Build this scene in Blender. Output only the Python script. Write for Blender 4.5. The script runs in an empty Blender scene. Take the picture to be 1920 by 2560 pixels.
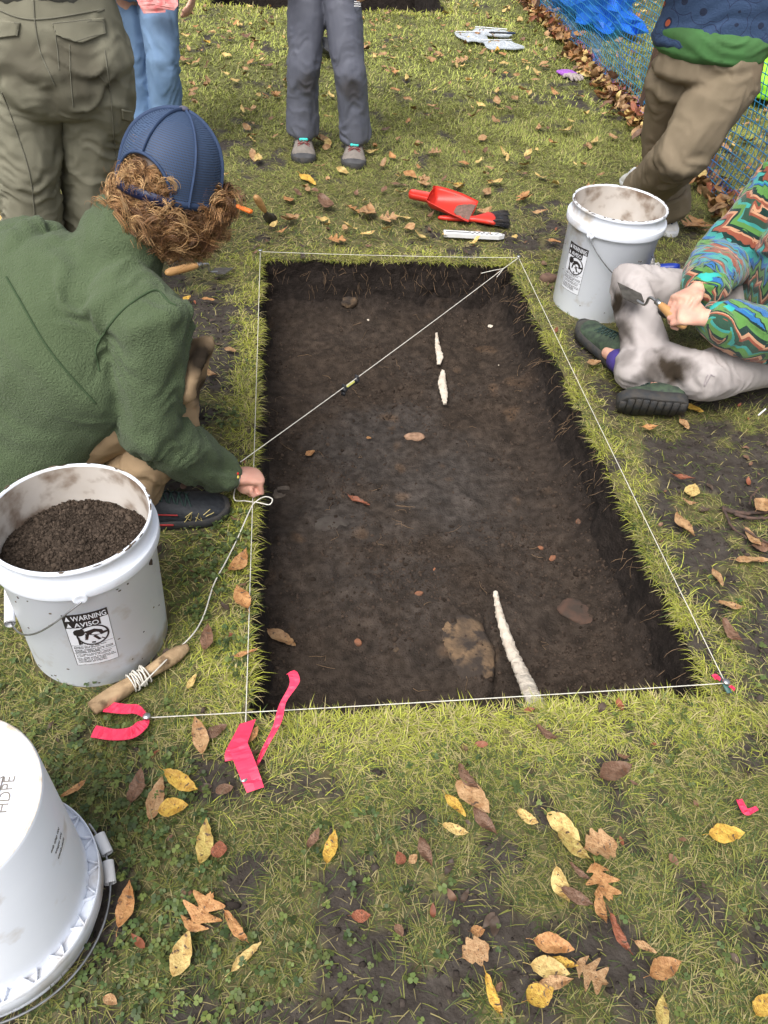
import bpy, math, random
import numpy as np
from mathutils import Vector
from math import radians, sin, cos, pi
random.seed(7); rng = np.random.default_rng(7)
scene = bpy.context.scene
# ------------------------------------------------------------------ camera, sky, sun, exposure
CAM = np.array([0.08265, -0.89995, 1.39888])
CX = np.array([0.9926, -0.0999, 0.0688]); CU = np.array([0.0184, 0.6845, 0.7288]); CF = np.array([0.1199, 0.7221, -0.6813])
CX /= np.linalg.norm(CX); CF = CF - CX*(CF@CX); CF /= np.linalg.norm(CF); CU = np.cross(CX, CF)
cd = bpy.data.cameras.new('camera'); cam = bpy.data.objects.new('camera', cd); scene.collection.objects.link(cam)
from mathutils import Matrix
cam.matrix_world = Matrix(((CX[0], CU[0], -CF[0], CAM[0]), (CX[1], CU[1], -CF[1], CAM[1]), (CX[2], CU[2], -CF[2], CAM[2]), (0, 0, 0, 1)))
cd.sensor_fit = 'VERTICAL'; cd.sensor_height = 36.0; cd.lens = 36.0*2000/2560; cd.clip_start = 0.05; cd.clip_end = 500
scene.camera = cam
SUN_EL, SUN_AZ = 58.0, 215.0
w = bpy.data.worlds.new('World'); scene.world = w; w.use_nodes = True
nt = w.node_tree; bg = nt.nodes['Background']; sky = nt.nodes.new('ShaderNodeTexSky'); sky.sky_type = 'NISHITA'; sky.sun_disc = False
sky.sun_elevation = radians(SUN_EL); sky.sun_rotation = radians(SUN_AZ); sky.air_density = 1.0; sky.dust_density = 6.0; sky.ozone_density = 0.5
hs = nt.nodes.new('ShaderNodeHueSaturation'); hs.inputs['Saturation'].default_value = 0.30
nt.links.new(sky.outputs[0], hs.inputs['Color']); nt.links.new(hs.outputs[0], bg.inputs[0]); bg.inputs[1].default_value = 0.13
sl = bpy.data.lights.new('sun', 'SUN'); sl.energy = 1.3; sl.angle = radians(35); sl.color = (1, 0.965, 0.92)
so = bpy.data.objects.new('sun', sl); scene.collection.objects.link(so)
_d = Vector((sin(radians(SUN_AZ))*cos(radians(SUN_EL)), cos(radians(SUN_AZ))*cos(radians(SUN_EL)), sin(radians(SUN_EL))))
so.rotation_euler = _d.to_track_quat('Z', 'Y').to_euler(); so.location = (0, 0, 6)
scene.view_settings.view_transform = 'Standard'; scene.view_settings.look = 'None'; scene.view_settings.gamma = 1.0; scene.view_settings.exposure = 0.74
scene.view_settings.use_curve_mapping = False

# ------------------------------------------------------------------ maths helpers
def at(px, py, z=0.0):                       # a point of the photograph (1659 px wide copy) on the level z
    s = 1920/1659; d = CF + (px*s-960)/2000*CX - (py*s-1280)/2000*CU
    return CAM + d*((z-CAM[2])/d[2])
def nrm(v):
    v = np.asarray(v, float); return v/(np.linalg.norm(v)+1e-12)
def _h(ix, iy, iz, seed):
    n = (ix*374761393 + iy*668265263 + iz*2147483647 + seed*1274126177) & 0xFFFFFFFF
    n = ((n ^ (n >> 13))*1274126177) & 0xFFFFFFFF
    n = ((n ^ (n >> 16))*2246822519) & 0xFFFFFFFF
    return ((n ^ (n >> 15)) & 0xFFFFFF)/float(0xFFFFFF)
def noise(p, seed=0):                        # value noise 0..1, p (N,3)
    p = np.asarray(p, float); i = np.floor(p).astype(np.int64); f = p-i; f = f*f*(3-2*f)
    r = 0
    for a in (0, 1):
        for b in (0, 1):
            for c in (0, 1):
                wgt = (f[:, 0] if a else 1-f[:, 0])*(f[:, 1] if b else 1-f[:, 1])*(f[:, 2] if c else 1-f[:, 2])
                r = r + wgt*_h(i[:, 0]+a, i[:, 1]+b, i[:, 2]+c, seed)
    return r
def fbm(p, oct=4, seed=0, gain=.5):
    r = 0; a = 1; t = 0; p = np.asarray(p, float)
    for k in range(oct):
        r = r + a*noise(p, seed+k*17); t += a; a *= gain; p = p*2.03+11.7
    return r/t
def xy3(x, y, s, z=0.0):
    return np.stack([np.asarray(x)*s, np.asarray(y)*s, np.full(np.shape(x), z)], -1)
# ------------------------------------------------------------------ object helpers
col = scene.collection
def tag(o, label=None, cat=None, group=None, kind=None):
    if label: o['label'] = label
    if cat: o['category'] = cat
    if group: o['group'] = group
    if kind: o['kind'] = kind
    return o
def empty(name, loc, label, cat, group=None):
    o = bpy.data.objects.new(name, None); col.objects.link(o); o.location = tuple(float(v) for v in loc); o.empty_display_size = .05
    return tag(o, label, cat, group)
def link(name, me, parent=None):
    o = bpy.data.objects.new(name, me); col.objects.link(o)
    if parent is not None:
        o.parent = parent; o.matrix_parent_inverse = Matrix.Translation(-Vector(parent.location)) if parent.get('world_space', 1) else Matrix()
    return o
def mesh_np(name, V, F, m=None, smooth=True):    # F: list of faces or (N,k) array
    me = bpy.data.meshes.new(name)
    V = np.asarray(V, np.float32).reshape(-1, 3)
    if isinstance(F, np.ndarray) and F.ndim == 2:
        n, k = F.shape; me.vertices.add(len(V)); me.vertices.foreach_set('co', V.ravel())
        me.loops.add(n*k); me.loops.foreach_set('vertex_index', F.astype(np.int32).ravel())
        me.polygons.add(n); me.polygons.foreach_set('loop_start', np.arange(0, n*k, k, dtype=np.int32))
        me.update(calc_edges=True)
    else:
        me.from_pydata([tuple(map(float, v)) for v in V], [], [tuple(int(i) for i in f) for f in F]); me.update()
    if smooth is not None: me.polygons.foreach_set('use_smooth', [bool(smooth)]*len(me.polygons))
    if m is not None: me.materials.append(m)
    return me
def obj(name, V, F, m, parent=None, smooth=True):
    return link(name, mesh_np(name, V, F, m, smooth), parent)
def setcol(me, C, nm='col'):
    a = me.attributes.new(nm, 'FLOAT_COLOR', 'POINT'); C = np.asarray(C, np.float32)
    if C.shape[1] == 3: C = np.concatenate([C, np.ones((len(C), 1), np.float32)], 1)
    a.data.foreach_set('color', C.ravel())
def setval(me, v, nm):
    a = me.attributes.get(nm) or me.attributes.new(nm, 'FLOAT', 'POINT'); a.data.foreach_set('value', np.asarray(v, np.float32))
class MB:                                        # collects shapes into one mesh
    def __init__(s): s.V = []; s.F = []; s.n = 0
    def add(s, V, F):
        V = np.asarray(V, float).reshape(-1, 3); s.V.append(V)
        s.F += [tuple(int(i)+s.n for i in f) for f in F]; s.n += len(V); return s
    def box(s, c, dx, dy, dz, ax=None):          # c centre, half sizes, ax = 3x3 rows axes
        ax = np.eye(3) if ax is None else np.asarray(ax)
        V = [np.asarray(c)+ax[0]*dx*i+ax[1]*dy*j+ax[2]*dz*k for k in (-1, 1) for j in (-1, 1) for i in (-1, 1)]
        return s.add(V, [(0, 2, 3, 1), (4, 5, 7, 6), (0, 1, 5, 4), (2, 6, 7, 3), (0, 4, 6, 2), (1, 3, 7, 5)])
    def rings(s, R, closed=True, caps=True):
        n = len(R[0]); V = np.concatenate(R); F = []
        for i in range(len(R)-1):
            for j in range(n if closed else n-1):
                a = i*n+j; b = i*n+(j+1) % n; F.append((a, b, b+n, a+n))
        if caps: F.append(tuple(range(n-1, -1, -1))); F.append(tuple(range((len(R)-1)*n, len(R)*n)))
        return s.add(V, F)
    def tube(s, P, r, n=8, side=None, round_=True):
        return s.rings(tube_rings(P, r, n, side, round_))
    def lathe(s, prof, n=48, c=(0, 0, 0), axis=None, caps=False):
        R = []
        for r, z in prof:
            t = np.linspace(0, 2*pi, n, endpoint=False)
            R.append(np.stack([np.cos(t)*r, np.sin(t)*r, np.full(n, z)], -1)+np.asarray(c))
        return s.rings(R, caps=caps)
    def ball(s, c, r, n=12, ax=None):
        r = np.ones(3)*r; ax = np.eye(3) if ax is None else np.asarray(ax); R = []
        for k in range(1, n//2):
            ph = pi*k/(n//2); t = np.linspace(0, 2*pi, n, endpoint=False)
            L = np.stack([np.cos(t)*sin(ph)*r[0], np.sin(t)*sin(ph)*r[1], np.full(n, -cos(ph)*r[2])], -1); R.append(L@ax+np.asarray(c))
        return s.rings(R)
    def build(s, name, m, parent=None, smooth=True):
        return obj(name, np.concatenate(s.V), s.F, m, parent, smooth)
def catmull(P, k=6):
    P = np.asarray(P, float); Q = np.vstack([2*P[0]-P[1], P, 2*P[-1]-P[-2]]); out = []
    for i in range(len(P)-1):
        for t in np.linspace(0, 1, k, endpoint=False):
            a, b, c, d = Q[i:i+4]
            out.append(.5*((2*b)+(-a+c)*t+(2*a-5*b+4*c-d)*t*t+(-a+3*b-3*c+d)*t**3))
    out.append(P[-1]); return np.array(out)
def tube_rings(P, r, n=8, side=None, round_=True):
    P = np.asarray(P, float); m = len(P)
    r = np.asarray(r, float)
    if r.ndim == 0: r = np.full((m, 2), float(r))
    elif r.ndim == 1: r = np.stack([r, r], -1) if len(r) == m else np.tile(r, (m, 1))
    T = np.gradient(P, axis=0) if m > 2 else np.tile(P[1]-P[0], (2, 1))
    T = T/(np.linalg.norm(T, axis=1, keepdims=True)+1e-12)
    if side is None:
        side = np.array([0, 0, 1.]) if abs(T[0][2]) < .9 else np.array([1., 0, 0])
    u = np.asarray(side, float); R = []; th = np.linspace(0, 2*pi, n, endpoint=False)
    fr = []
    for i in range(m):
        u = nrm(u-T[i]*(u@T[i])); fr.append((u, np.cross(T[i], u)))
    def ring(c, i, k): return c+np.cos(th)[:, None]*r[i, 0]*k*fr[i][0]+np.sin(th)[:, None]*r[i, 1]*k*fr[i][1]
    if round_:
        e = min(r[0].min(), .035)
        for a in (80, 55, 28): R.append(ring(P[0]-T[0]*e*sin(radians(a)), 0, cos(radians(a))))
    for i in range(m): R.append(ring(P[i], i, 1))
    if round_:
        e = min(r[-1].min(), .035)
        for a in (28, 55, 80): R.append(ring(P[-1]+T[-1]*e*sin(radians(a)), m-1, cos(radians(a))))
    return R
def remesh(mb, voxel, smooth=4, fac=.5):
    o = bpy.data.objects.new('tmp', mesh_np('tmp', np.concatenate(mb.V), mb.F)); col.objects.link(o)
    md = o.modifiers.new('r', 'REMESH'); md.mode = 'VOXEL'; md.voxel_size = voxel
    sm = o.modifiers.new('s', 'SMOOTH'); sm.factor = fac; sm.iterations = smooth
    dg = bpy.context.evaluated_depsgraph_get(); me = bpy.data.meshes.new_from_object(o.evaluated_get(dg), depsgraph=dg)
    bpy.data.objects.remove(o); return me
def me_get(me):
    V = np.empty(len(me.vertices)*3, np.float32); me.vertices.foreach_get('co', V)
    N = np.empty(len(me.vertices)*3, np.float32); me.vertex_normals.foreach_get('vector', N)
    return V.reshape(-1, 3).astype(float), N.reshape(-1, 3).astype(float)
def me_set(me, V):
    me.vertices.foreach_set('co', np.asarray(V, np.float32).ravel()); me.update()
# ------------------------------------------------------------------ materials
def mat(name, c1, c2=None, scale=8, rough=.7, bump=0, bscale=60, metal=0, attr=None, spec=.4, objcol=False, dirt=None, dscale=12, dthr=.55, dsoft=.12, stretch=None, alpha=None, sheen=0, sub=0, bdist=.002, trans=0, detail=4):
    m = bpy.data.materials.new(name); m.use_nodes = True; n = m.node_tree.nodes; l = m.node_tree.links
    b = n['Principled BSDF']; b.inputs['Roughness'].default_value = rough; b.inputs['Metallic'].default_value = metal
    b.inputs['Specular IOR Level'].default_value = spec
    tc = n.new('ShaderNodeTexCoord'); co = tc.outputs['Object']
    if stretch:
        mp = n.new('ShaderNodeMapping'); mp.inputs['Scale'].default_value = stretch; l.new(co, mp.inputs[0]); co = mp.outputs[0]
    def nz(s, d=4):
        t = n.new('ShaderNodeTexNoise'); t.inputs['Scale'].default_value = s; t.inputs['Detail'].default_value = d; l.new(co, t.inputs[0]); return t.outputs[0]
    def ramp(x, lo, hi):
        r = n.new('ShaderNodeMapRange'); r.inputs[1].default_value = lo; r.inputs[2].default_value = hi; l.new(x, r.inputs[0]); return r.outputs[0]
    def mix(f, a, c, mode='MIX'):
        x = n.new('ShaderNodeMix'); x.data_type = 'RGBA'; x.blend_type = mode
        for i, v in ((0, f), (6, a), (7, c)):
            if isinstance(v, (int, float)): x.inputs[i].default_value = v
            elif isinstance(v, tuple): x.inputs[i].default_value = (*v[:3], 1)
            else: l.new(v, x.inputs[i])
        return x.outputs[2]
    if attr:
        a = n.new('ShaderNodeAttribute'); a.attribute_name = attr; base = a.outputs['Color']
        if c2: base = mix(ramp(nz(scale), .35, .65), base, mix(1.0, base, c2, 'MULTIPLY'))
    elif objcol:
        a = n.new('ShaderNodeObjectInfo'); base = a.outputs['Color']
        if c2: base = mix(ramp(nz(scale), .4, .7), base, mix(1.0, base, c2, 'MULTIPLY'))
    else:
        base = mix(ramp(nz(scale, detail), .35, .65), c1, c2) if c2 else mix(0.0, c1, c1)
    if dirt: base = mix(ramp(nz(dscale, 6), dthr, dthr+dsoft), base, dirt)
    st = n.new('ShaderNodeAttribute'); st.attribute_name = 'dirt'
    if sheen: b.inputs['Sheen Weight'].default_value = sheen; b.inputs['Sheen Roughness'].default_value = .5
    base = mix(st.outputs['Fac'], base, (0.035, 0.026, 0.018))
    l.new(base, b.inputs['Base Color'])
    if sub: b.inputs['Subsurface Weight'].default_value = sub; b.inputs['Subsurface Radius'].default_value = (.01, .004, .002); b.inputs['Subsurface Scale'].default_value = .3
    if bump:
        bp = n.new('ShaderNodeBump'); bp.inputs['Strength'].default_value = bump; bp.inputs['Distance'].default_value = bdist
        l.new(nz(bscale, 5), bp.inputs['Height']); l.new(bp.outputs[0], b.inputs['Normal'])
    if trans: b.inputs['Transmission Weight'].default_value = trans
    if alpha is not None: b.inputs['Alpha'].default_value = alpha
    return m
M = {}
M['ground'] = mat('ground_mat', None, (.55, .5, .45), attr='col', scale=35, rough=.85, bump=.8, bscale=90, bdist=.006)
M['soil'] = mat('soil_mat', None, (.5, .48, .45), attr='col', scale=45, rough=.92, bump=1, bscale=160, bdist=.006, spec=.25)
M['crumb'] = mat('crumb_mat', None, None, attr='col', rough=.95, bump=.6, bscale=300, spec=.15)
M['grass'] = mat('grass_mat', None, None, attr='col', rough=.55, spec=.3)
M['leaf'] = mat('leaf_mat', None, (.62, .5, .4), objcol=True, scale=6, rough=.5, bump=.7, bscale=16, bdist=.004, dirt=(.09, .055, .035), dscale=9, dthr=.62, dsoft=.05)
M['leafstuff'] = mat('leafstuff_mat', None, (.6, .5, .4), attr='col', scale=60, rough=.6)
M['plastic'] = mat('bucket_plastic', (.78, .82, .90), (.72, .76, .84), 5, .38, bump=.15, bscale=14, dirt=(.45, .40, .34), dscale=11, dthr=.555, dsoft=.16)
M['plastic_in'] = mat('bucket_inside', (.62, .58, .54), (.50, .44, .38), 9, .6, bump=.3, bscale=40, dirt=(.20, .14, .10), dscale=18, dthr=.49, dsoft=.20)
M['grime'] = mat('grime', (.05, .035, .025), (.12, .09, .06), 60, .9, bump=.5, bscale=200)
M['white'] = mat('white_plastic', (.74, .75, .77), (.68, .68, .69), 20, .45)
M['wire'] = mat('wire', (.45, .46, .48), (.3, .3, .31), 60, .35, metal=.9)
M['steel'] = mat('tool_steel', (.16, .15, .13), (.09, .08, .07), 40, .5, metal=.7, bump=.2, bscale=90)
M['steel2'] = mat('bright_steel', (.55, .56, .57), (.4, .4, .4), 60, .3, metal=.95)
M['wood'] = mat('handle_wood', (.52, .30, .12), (.40, .21, .08), 9, .45, stretch=(1, 1, 6), bump=.15, bscale=60)
M['stick'] = mat('stick_wood', (.44, .31, .18), (.27, .18, .10), 25, .8, bump=1, bscale=60, bdist=.004, dirt=(.12, .075, .04), dscale=30, dthr=.56)
M['ink'] = mat('ink', (.022, .018, .018), None, rough=.5)
M['label'] = mat('label_paper', (.70, .72, .77), None, rough=.45)
M['red'] = mat('red_plastic', (.62, .035, .02), (.52, .03, .02), 20, .38, dirt=(.2, .06, .04), dscale=22, dthr=.62)
M['orange'] = mat('orange_plastic', (.85, .20, .03), (.75, .17, .03), 20, .4)
M['blue'] = mat('blue_plastic', (.02, .05, .36), (.015, .04, .28), 20, .35, dirt=(.1, .08, .07), dscale=18, dthr=.62)
M['black'] = mat('black_plastic', (.02, .022, .026), (.03, .03, .035), 30, .5)
M['bristle'] = mat('bristle', (.025, .03, .04), (.06, .05, .045), 50, .8)
M['string'] = mat('string_mat', (.72, .70, .64), (.6, .57, .5), 400, .8)
M['pink'] = mat('pink_tape', (.80, .045, .11), (.70, .04, .10), 30, .45, bump=.3, bscale=50)
M['limey'] = mat('lime_crust', (.70, .63, .53), (.55, .47, .38), 35, .95, bump=1, bscale=60, bdist=.008, dirt=(.16, .11, .07), dscale=40, dthr=.62, dsoft=.1)
M['stone'] = mat('tan_stone', (.21, .135, .075), (.045, .034, .027), 16, .95, bump=1, bscale=60, bdist=.008, dirt=(.04, .03, .024), dscale=28, dthr=.5, dsoft=.1)
M['brick'] = mat('brick_bit', (.30, .12, .06), (.10, .06, .04), 40, .9, bump=.8, bscale=90)
M['skin'] = mat('skin', (.60, .33, .25), (.54, .26, .20), 26, .5, bump=.25, bscale=220, sub=.15, bdist=.0008)
M['skin2'] = mat('skin_pale', (.62, .38, .28), (.55, .29, .22), 30, .5, bump=.25, bscale=220, sub=.15, bdist=.0008)
M['hair'] = mat('hair_mat', None, None, attr='col', rough=.45, spec=.5)
M['fleece'] = mat('fleece_green', (.088, .120, .064), (.073, .101, .052), 6, .95, bump=1, bscale=260, sheen=.1, bdist=.005, spec=.1)
M['khaki'] = mat('khaki', (.36, .255, .155), (.32, .225, .135), 10, .85, bump=.35, bscale=500, spec=.15)
M['olive'] = mat('olive_twill', (.225, .215, .160), (.185, .178, .132), 10, .85, bump=.4, bscale=500, spec=.15)
M['jeans'] = mat('denim', (.20, .31, .48), (.13, .22, .38), 7, .85, bump=.4, bscale=600, spec=.15, stretch=(1, 1, .35))
M['gray'] = mat('gray_nylon', (.118, .125, .160), (.098, .105, .138), 9, .6, bump=.2, bscale=300)
M['taupe'] = mat('taupe_canvas', (.215, .172, .118), (.180, .145, .098), 9, .85, bump=.4, bscale=500, spec=.15)
M['lilac'] = mat('lilac_cotton', (.42, .385, .375), (.37, .335, .325), 8, .85, bump=.35, bscale=400, spec=.15)
M['navyplain'] = mat('navy', (.02, .035, .085), (.015, .025, .06), 20, .8)
M['cuff_in'] = mat('red_lining', (.45, .12, .09), None, rough=.8)
M['flannel'] = mat('flannel', (.50, .13, .13), (.62, .32, .30), 40, .85)
M['greenshirt'] = mat('green_tee', (.06, .17, .05), (.05, .13, .04), 14, .85, bump=.2, bscale=300)
M['shoeblack'] = mat('black_shoe', (.018, .02, .025), (.03, .034, .04), 90, .55, bump=.6, bscale=160)
M['shoegray'] = mat('gray_suede', (.23, .20, .18), (.18, .16, .14), 40, .85, bump=.4, bscale=200)
M['shoegreen'] = mat('green_shoe', (.055, .085, .05), (.025, .035, .028), 50, .7, bump=.5, bscale=150)
M['shoewhite'] = mat('white_shoe', (.72, .71, .68), (.62, .60, .56), 30, .5)
M['rubber'] = mat('rubber_sole', (.03, .032, .035), (.05, .045, .04), 50, .8, bump=.5, bscale=120)
M['teal'] = mat('teal_lace', (.05, .55, .50), None, rough=.6)
M['darklace'] = mat('dark_lace', (.02, .045, .04), None, rough=.7)
M['redlace'] = mat('red_lace', (.35, .03, .03), None, rough=.7)
M['yellow'] = mat('yellow_thread', (.6, .5, .2), None, rough=.6)
M['net'] = mat('blue_net', (.02, .17, .55), (.03, .26, .42), 3, .5)
M['netpurple'] = mat('net_hem', (.12, .08, .30), (.45, .14, .05), 12, .6)
M['tarp'] = mat('blue_tarp', (.015, .11, .60), (.02, .17, .75), 20, .45, bump=.8, bscale=60)
M['postm'] = mat('rusty_post', (.11, .065, .045), (.07, .045, .035), 30, .85, bump=.5, bscale=90)
M['lime'] = mat('hi_vis', (.32, .75, .03), (.22, .6, .02), 12, .6, bump=.4, bscale=30)
M['purple'] = mat('purple_glove', (.34, .12, .48), (.28, .09, .40), 30, .75)
M['glovegrey'] = mat('glove_grey', (.36, .31, .30), (.25, .21, .19), 40, .85)
M['bag'] = mat('clear_bag', (.62, .66, .70), (.5, .54, .58), 30, .25, bump=.6, bscale=40, alpha=.72)
M['twig'] = mat('twig_bark', (.10, .06, .045), (.05, .035, .03), 60, .85, bump=.7, bscale=150)
M['mark'] = mat('dark_green_tag', (.05, .12, .11), None, rough=.5)
def fleece_pattern():
    m = bpy.data.materials.new('aztec_fleece'); m.use_nodes = True; n = m.node_tree.nodes; l = m.node_tree.links; b = n['Principled BSDF']
    b.inputs['Roughness'].default_value = .95; b.inputs['Specular IOR Level'].default_value = .1; b.inputs['Sheen Weight'].default_value = .3
    tc = n.new('ShaderNodeTexCoord'); sp = n.new('ShaderNodeSeparateXYZ')
    dn = n.new('ShaderNodeTexNoise'); dn.inputs['Scale'].default_value = 7; l.new(tc.outputs['Object'], dn.inputs[0])
    vm = n.new('ShaderNodeVectorMath'); vm.operation = 'MULTIPLY_ADD'; vm.inputs[1].default_value = (.022, .022, .022); l.new(dn.outputs['Color'], vm.inputs[0]); l.new(tc.outputs['Object'], vm.inputs[2])
    l.new(vm.outputs[0], sp.inputs[0])
    def mt(op, a, b_=None, c=None):
        x = n.new('ShaderNodeMath'); x.operation = op
        for i, v in enumerate((a, b_, c)):
            if v is None: continue
            if isinstance(v, (int, float)): x.inputs[i].default_value = v
            else: l.new(v, x.inputs[i])
        return x.outputs[0]
    X, Y_, Z = sp.outputs
    along = mt('ADD', mt('MULTIPLY', X, .75), mt('MULTIPLY', Y_, .9))
    tri = mt('PINGPONG', along, .019); tri2 = mt('PINGPONG', along, .05)
    t1 = mt('ADD', mt('MULTIPLY_ADD', tri, 1.7, Z), mt('MULTIPLY', tri2, -.9))
    wn = n.new('ShaderNodeTexWhiteNoise'); wn.noise_dimensions = '1D'; l.new(mt('FLOOR', mt('MULTIPLY', along, 1/.060)), wn.inputs['W'])
    f = mt('FRACT', mt('ADD', mt('MULTIPLY', wn.outputs['Value'], .42), mt('MULTIPLY_ADD', t1, 5.2, mt('MULTIPLY', X, 1.5))))
    r = n.new('ShaderNodeValToRGB'); r.color_ramp.interpolation = 'CONSTANT'; e = r.color_ramp.elements
    cols = [(0, (.012, .035, .03)), (.07, (.10, .24, .06)), (.17, (.012, .035, .03)), (.21, (.025, .13, .34)), (.30, (.05, .30, .27)), (.40, (.012, .035, .03)), (.44, (.26, .075, .045)), (.55, (.50, .27, .16)), (.60, (.012, .035, .03)), (.66, (.10, .24, .06)), (.75, (.05, .30, .27)), (.80, (.03, .075, .05)), (.90, (.26, .075, .045)), (.95, (.50, .27, .16))]
    e[0].position = 0; e[0].color = (*cols[0][1], 1); e[1].position = cols[1][0]; e[1].color = (*cols[1][1], 1)
    for p, c in cols[2:]:
        q = e.new(p); q.color = (*c, 1)
    l.new(f, r.inputs[0]); l.new(r.outputs[0], b.inputs['Base Color'])
    nz = n.new('ShaderNodeTexNoise'); nz.inputs['Scale'].default_value = 300; l.new(tc.outputs['Object'], nz.inputs[0])
    bp = n.new('ShaderNodeBump'); bp.inputs['Strength'].default_value = .8; bp.inputs['Distance'].default_value = .003; l.new(nz.outputs[0], bp.inputs['Height']); l.new(bp.outputs[0], b.inputs['Normal'])
    return m
M['aztec'] = fleece_pattern()
def voro_pattern(name, base, spot, spot2, sc):
    m = bpy.data.materials.new(name); m.use_nodes = True; n = m.node_tree.nodes; l = m.node_tree.links; b = n['Principled BSDF']; b.inputs['Roughness'].default_value = .9
    tc = n.new('ShaderNodeTexCoord'); v = n.new('ShaderNodeTexVoronoi'); v.inputs['Scale'].default_value = sc; l.new(tc.outputs['Object'], v.inputs[0])
    r = n.new('ShaderNodeValToRGB'); r.color_ramp.interpolation = 'CONSTANT'; e = r.color_ramp.elements
    e[0].color = (*spot, 1); e[1].position = .16; e[1].color = (.012, .02, .05, 1)
    for p, c in ((.26, base), (.60, spot2), (.63, base)):
        q = e.new(p); q.color = (*c, 1)
    l.new(v.outputs['Distance'], r.inputs[0]); l.new(r.outputs[0], b.inputs['Base Color'])
    nz = n.new('ShaderNodeTexNoise'); nz.inputs['Scale'].default_value = 200; l.new(tc.outputs['Object'], nz.inputs[0])
    bp = n.new('ShaderNodeBump'); bp.inputs['Strength'].default_value = .7; bp.inputs['Distance'].default_value = .003; l.new(nz.outputs[0], bp.inputs['Height']); l.new(bp.outputs[0], b.inputs['Normal'])
    return m
M['navyprint'] = voro_pattern('navy_print', (.030, .060, .130), (.32, .07, .03), (.015, .025, .07), 15)
def mesh_fabric():
    m = bpy.data.materials.new('trucker_mesh'); m.use_nodes = True; n = m.node_tree.nodes; l = m.node_tree.links; b = n['Principled BSDF']; b.inputs['Roughness'].default_value = .7
    b.inputs['Base Color'].default_value = (.044, .076, .150, 1)
    tc = n.new('ShaderNodeTexCoord'); sp = n.new('ShaderNodeSeparateXYZ'); l.new(tc.outputs['UV'], sp.inputs[0])
    o = []
    for k, s in ((0, 210.0), (1, 46.0)):
        a = n.new('ShaderNodeMath'); a.operation = 'MULTIPLY'; a.inputs[1].default_value = s; l.new(sp.outputs[k], a.inputs[0])
        c = n.new('ShaderNodeMath'); c.operation = 'FRACT'; l.new(a.outputs[0], c.inputs[0])
        g = n.new('ShaderNodeMath'); g.operation = 'GREATER_THAN'; g.inputs[1].default_value = .52; l.new(c.outputs[0], g.inputs[0]); o.append(g.outputs[0])
    mul = n.new('ShaderNodeMath'); mul.operation = 'MULTIPLY'; l.new(o[0], mul.inputs[0]); l.new(o[1], mul.inputs[1])
    sub = n.new('ShaderNodeMath'); sub.operation = 'SUBTRACT'; sub.inputs[0].default_value = 1; l.new(mul.outputs[0], sub.inputs[1]); l.new(sub.outputs[0], b.inputs['Alpha'])
    return m
M['capmesh'] = mesh_fabric()
M['capband'] = mat('cap_band', (.034, .060, .130), (.026, .048, .105), 40, .75, bump=.3, bscale=300)
M['capfront'] = mat('cap_front', (.10, .10, .14), (.085, .085, .12), 25, .8, bump=.3, bscale=300)
M['capstrap'] = mat('cap_strap', (.012, .018, .06), None, rough=.4)
#==GROUND==
# ------------------------------------------------------------------ ground with the two trenches
PX0, PX1, PY0, PY1, PD = -.006, .978, -.014, 1.985, .215
TX0, TX1, TY0, TY1 = -.43, 1.41, 6.10, 7.95
def warp(x, y):
    x = np.asarray(x, float).copy(); y = np.asarray(y, float).copy()
    k = np.clip((y-4.6)/1.2, 0, 1)*np.clip((10-y)/1.5, 0, 1); y = y+.097*(x+.43)*k*np.clip(1.6-np.abs(x-.5)*.25, 0, 1).clip(0, 1)
    d = np.minimum(np.minimum(np.abs(x-PX0), np.abs(x-PX1)), np.minimum(np.abs(y-PY0), np.abs(y-PY1)))
    a = .012*np.clip(1-d/.12, 0, 1)
    return x+a*(fbm(xy3(x, y, 9), 3, 5)-.5)*2, y+a*(fbm(xy3(x, y, 9), 3, 9)-.5)*2
def gz(x, y):
    x = np.atleast_1d(np.asarray(x, float)); y = np.atleast_1d(np.asarray(y, float))
    return (fbm(xy3(x, y, 3.0), 4, 3)-.5)*.03 + (fbm(xy3(x, y, 22), 3, 8)-.5)*.012
def gz1(x, y): return float(gz(x, y)[0])
def spread(a, b, s): return np.linspace(a, b, max(2, int(round((b-a)/s))+1))
gx = np.unique(np.round(np.concatenate([-1.3-np.geomspace(.03, 38, 26), spread(-1.3, TX0, .03), spread(TX0, PX0, .018), spread(PX0, PX1, .018), spread(PX1, TX1, .018), spread(TX1, 2.6, .03), 2.6+np.geomspace(.04, 38, 26)]), 5))
gy = np.unique(np.round(np.concatenate([-1.2-np.geomspace(.03, 38, 24), spread(-1.2, PY0, .018), spread(PY0, PY1, .018), spread(PY1, 3.2, .018), spread(3.2, TY0, .045), spread(TY0, TY1, .1), spread(TY1, 9.5, .1), 9.5+np.geomspace(.1, 60, 24)]), 5))
GX, GY = np.meshgrid(gx, gy); sh = GX.shape; wx, wy = warp(GX.ravel(), GY.ravel())
def bare(x, y):                                   # 1 where the sod is worn down to soil
    b = fbm(xy3(x, y, 13), 4, 21, .6); c = fbm(xy3(x, y, 2.4), 3, 31)
    d = edge_dist(x, y)
    near = np.clip((2.6-np.asarray(y))/1.0, 0, 1)
    v = b*.65+c*.35+.035*near-.10*np.clip(1-d/.10, 0, 1)
    v = v+.145*np.exp(-(((x-1.27)/.30)**2+((y-.35)/.7)**2))+.07*np.exp(-(((x-.35)/.7)**2+((y+.5)/.25)**2))+.05*np.exp(-(((x-.1)/.6)**2+((y-2.2)/.16)**2))+.09*np.exp(-(((x+.16)/.14)**2+((y-1.2)/.6)**2))
    return np.clip((v-.578)/.06, 0, 1)
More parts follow.
